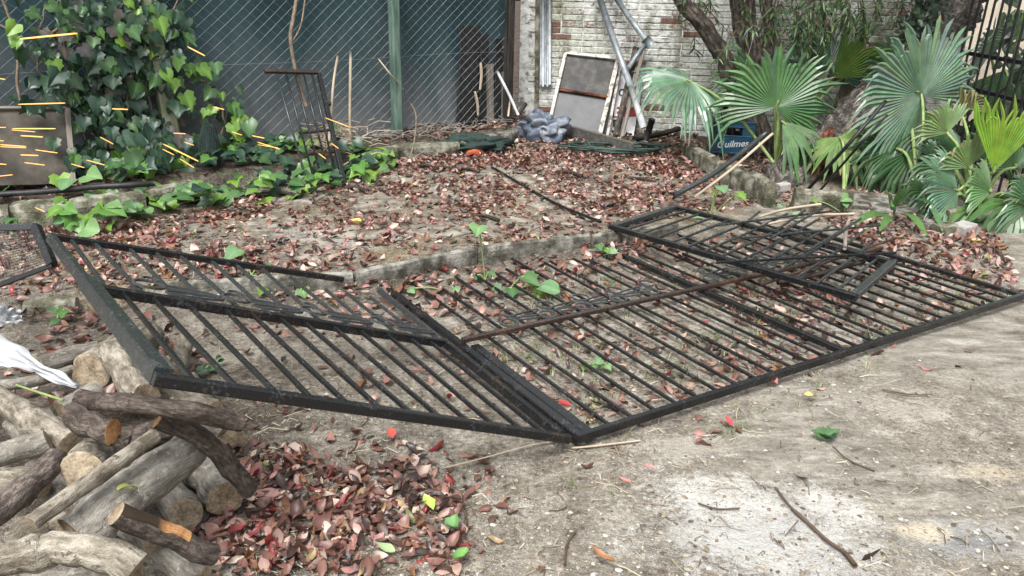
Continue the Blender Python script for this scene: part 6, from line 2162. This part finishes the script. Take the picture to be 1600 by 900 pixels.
rod('twig', [T(892, 706, .015), T(940, 700, .012), T(1000, 692, .01)], .004, 'dry_wood', 'yellowish straw beside the corner of the gate', 'straw')
rod('twig', [T(720, 795, .015), T(728, 815, .02), T(722, 855, .012)], .0045, 'twig', 'dark twig among the litter left of the green leaf', 'twig')
rod('weed_stalk', [W(26, 602, .40), W(60, 613, .44), W(100, 626, .46)], .004, 'petiole', 'thin green stalk lying over the logs below the white sheet', 'stalk')
for (u, v, L_) in ((450, 309, 40), (560, 300, 30), (700, 268, 40), (670, 265, 30), (890, 275, 40), (1000, 285, 50), (760, 345, 40), (735, 270, 26)):
    p0, p1 = T(u - L_ / 2, v - 3, .02), T(u + L_ / 2, v + 4, .02)
    rod('bark_scrap', [p0, (p0 + p1) / 2 + up * .015, p1], U(.012, .02), 'dark_wood', 'dark flake of bark or wet wood lying on the terrace', 'bark scrap', 'dark bark scraps on the terrace', 5)

# ------------------------------------------------------------------ sparks flying in from the left
m, nt, b = newmat('glowing_spark')
b.inputs['Base Color'].default_value = (0.5, 0.2, 0.03, 1)
b.inputs['Emission Color'].default_value = (1.0, 0.55, 0.17, 1)
b.inputs['Emission Strength'].default_value = 0.75
M['spark'] = m
for (u0, v0, u1, v1, w_, lab) in ((30, 61, 121, 52, 4.2, 'longest glowing orange spark, crossing the ivy near the top left'), (28, 163, 102, 161, 2.6, 'long level orange spark at the top edge of the brown sheet'), (19, 201, 87, 201, 2.6, None), (18, 203, 55, 206, 2.0, None), (32, 212, 67, 214, 3.2, None),
                                  (0, 226, 41, 229, 2.6, None), (0, 229, 41, 231, 2.2, None), (55, 234, 90, 239, 2.4, None), (32, 242, 60, 243, 3.0, None), (38, 254, 70, 258, 2.4, None), (-12, 255, 10, 257, 2.6, None), (-8, 276, 20, 273, 2.0, None), (-10, 199, 9, 199, 2.2, None), (-8, 220, 6, 220, 1.8, None),
                                  (175, 170, 200, 171, 3.0, None), (156, 214, 177, 225, 2.0, None), (135, 250, 164, 258, 2.4, None), (111, 256, 132, 262, 2.2, None), (293, 73, 320, 87, 3.0, 'short slanting orange spark beside the ivy at the right of the post'), (271, 208, 290, 209, 2.4, None),
                                  (255, 225, 310, 252, 3.4, 'thick slanting orange spark low among the ivy right of the post'), (254, 233, 272, 242, 2.0, None), (281, 248, 303, 262, 2.2, None), (288, 222, 303, 227, 1.8, None), (333, 167, 350, 171, 2.4, None), (-5, 122, 8, 124, 2.4, None), (55, 324, 70, 331, 2.0, 'small spark in front of the mossy edging stone'),
                                  (362, 206, 378, 211, 1.8, None), (394, 212, 413, 216, 2.6, None), (402, 222, 437, 233, 2.4, None), (403, 226, 434, 231, 1.8, None), (498, 240, 509, 248, 2.2, None), (518, 224, 529, 232, 2.0, None), (508, 184, 545, 198, 2.0, None)):
    Yd = 3.6
    a, c = D(u0, v0, Yd), D(u1, v1, Yd + .1)
    r_ = px(w_ * .7, a) / 2
    mb = MB(); mb.tube([a, a.lerp(c, .08), a.lerp(c, .6), c.lerp(a, .06), c], [r_ * .3, r_ * .8, r_, r_ * .85, r_ * .4], 6)
    solo('spark', mb, M['spark'], lab or ('thin glowing orange spark flying in front of the brown metal sheet' if u0 < 105 else 'thin glowing orange spark flying in front of the ivy on the mossy post' if u0 < 320 else 'thin glowing orange spark flying over the low ivy near the little gate'), 'spark', a, 'sparks flying in from the left')
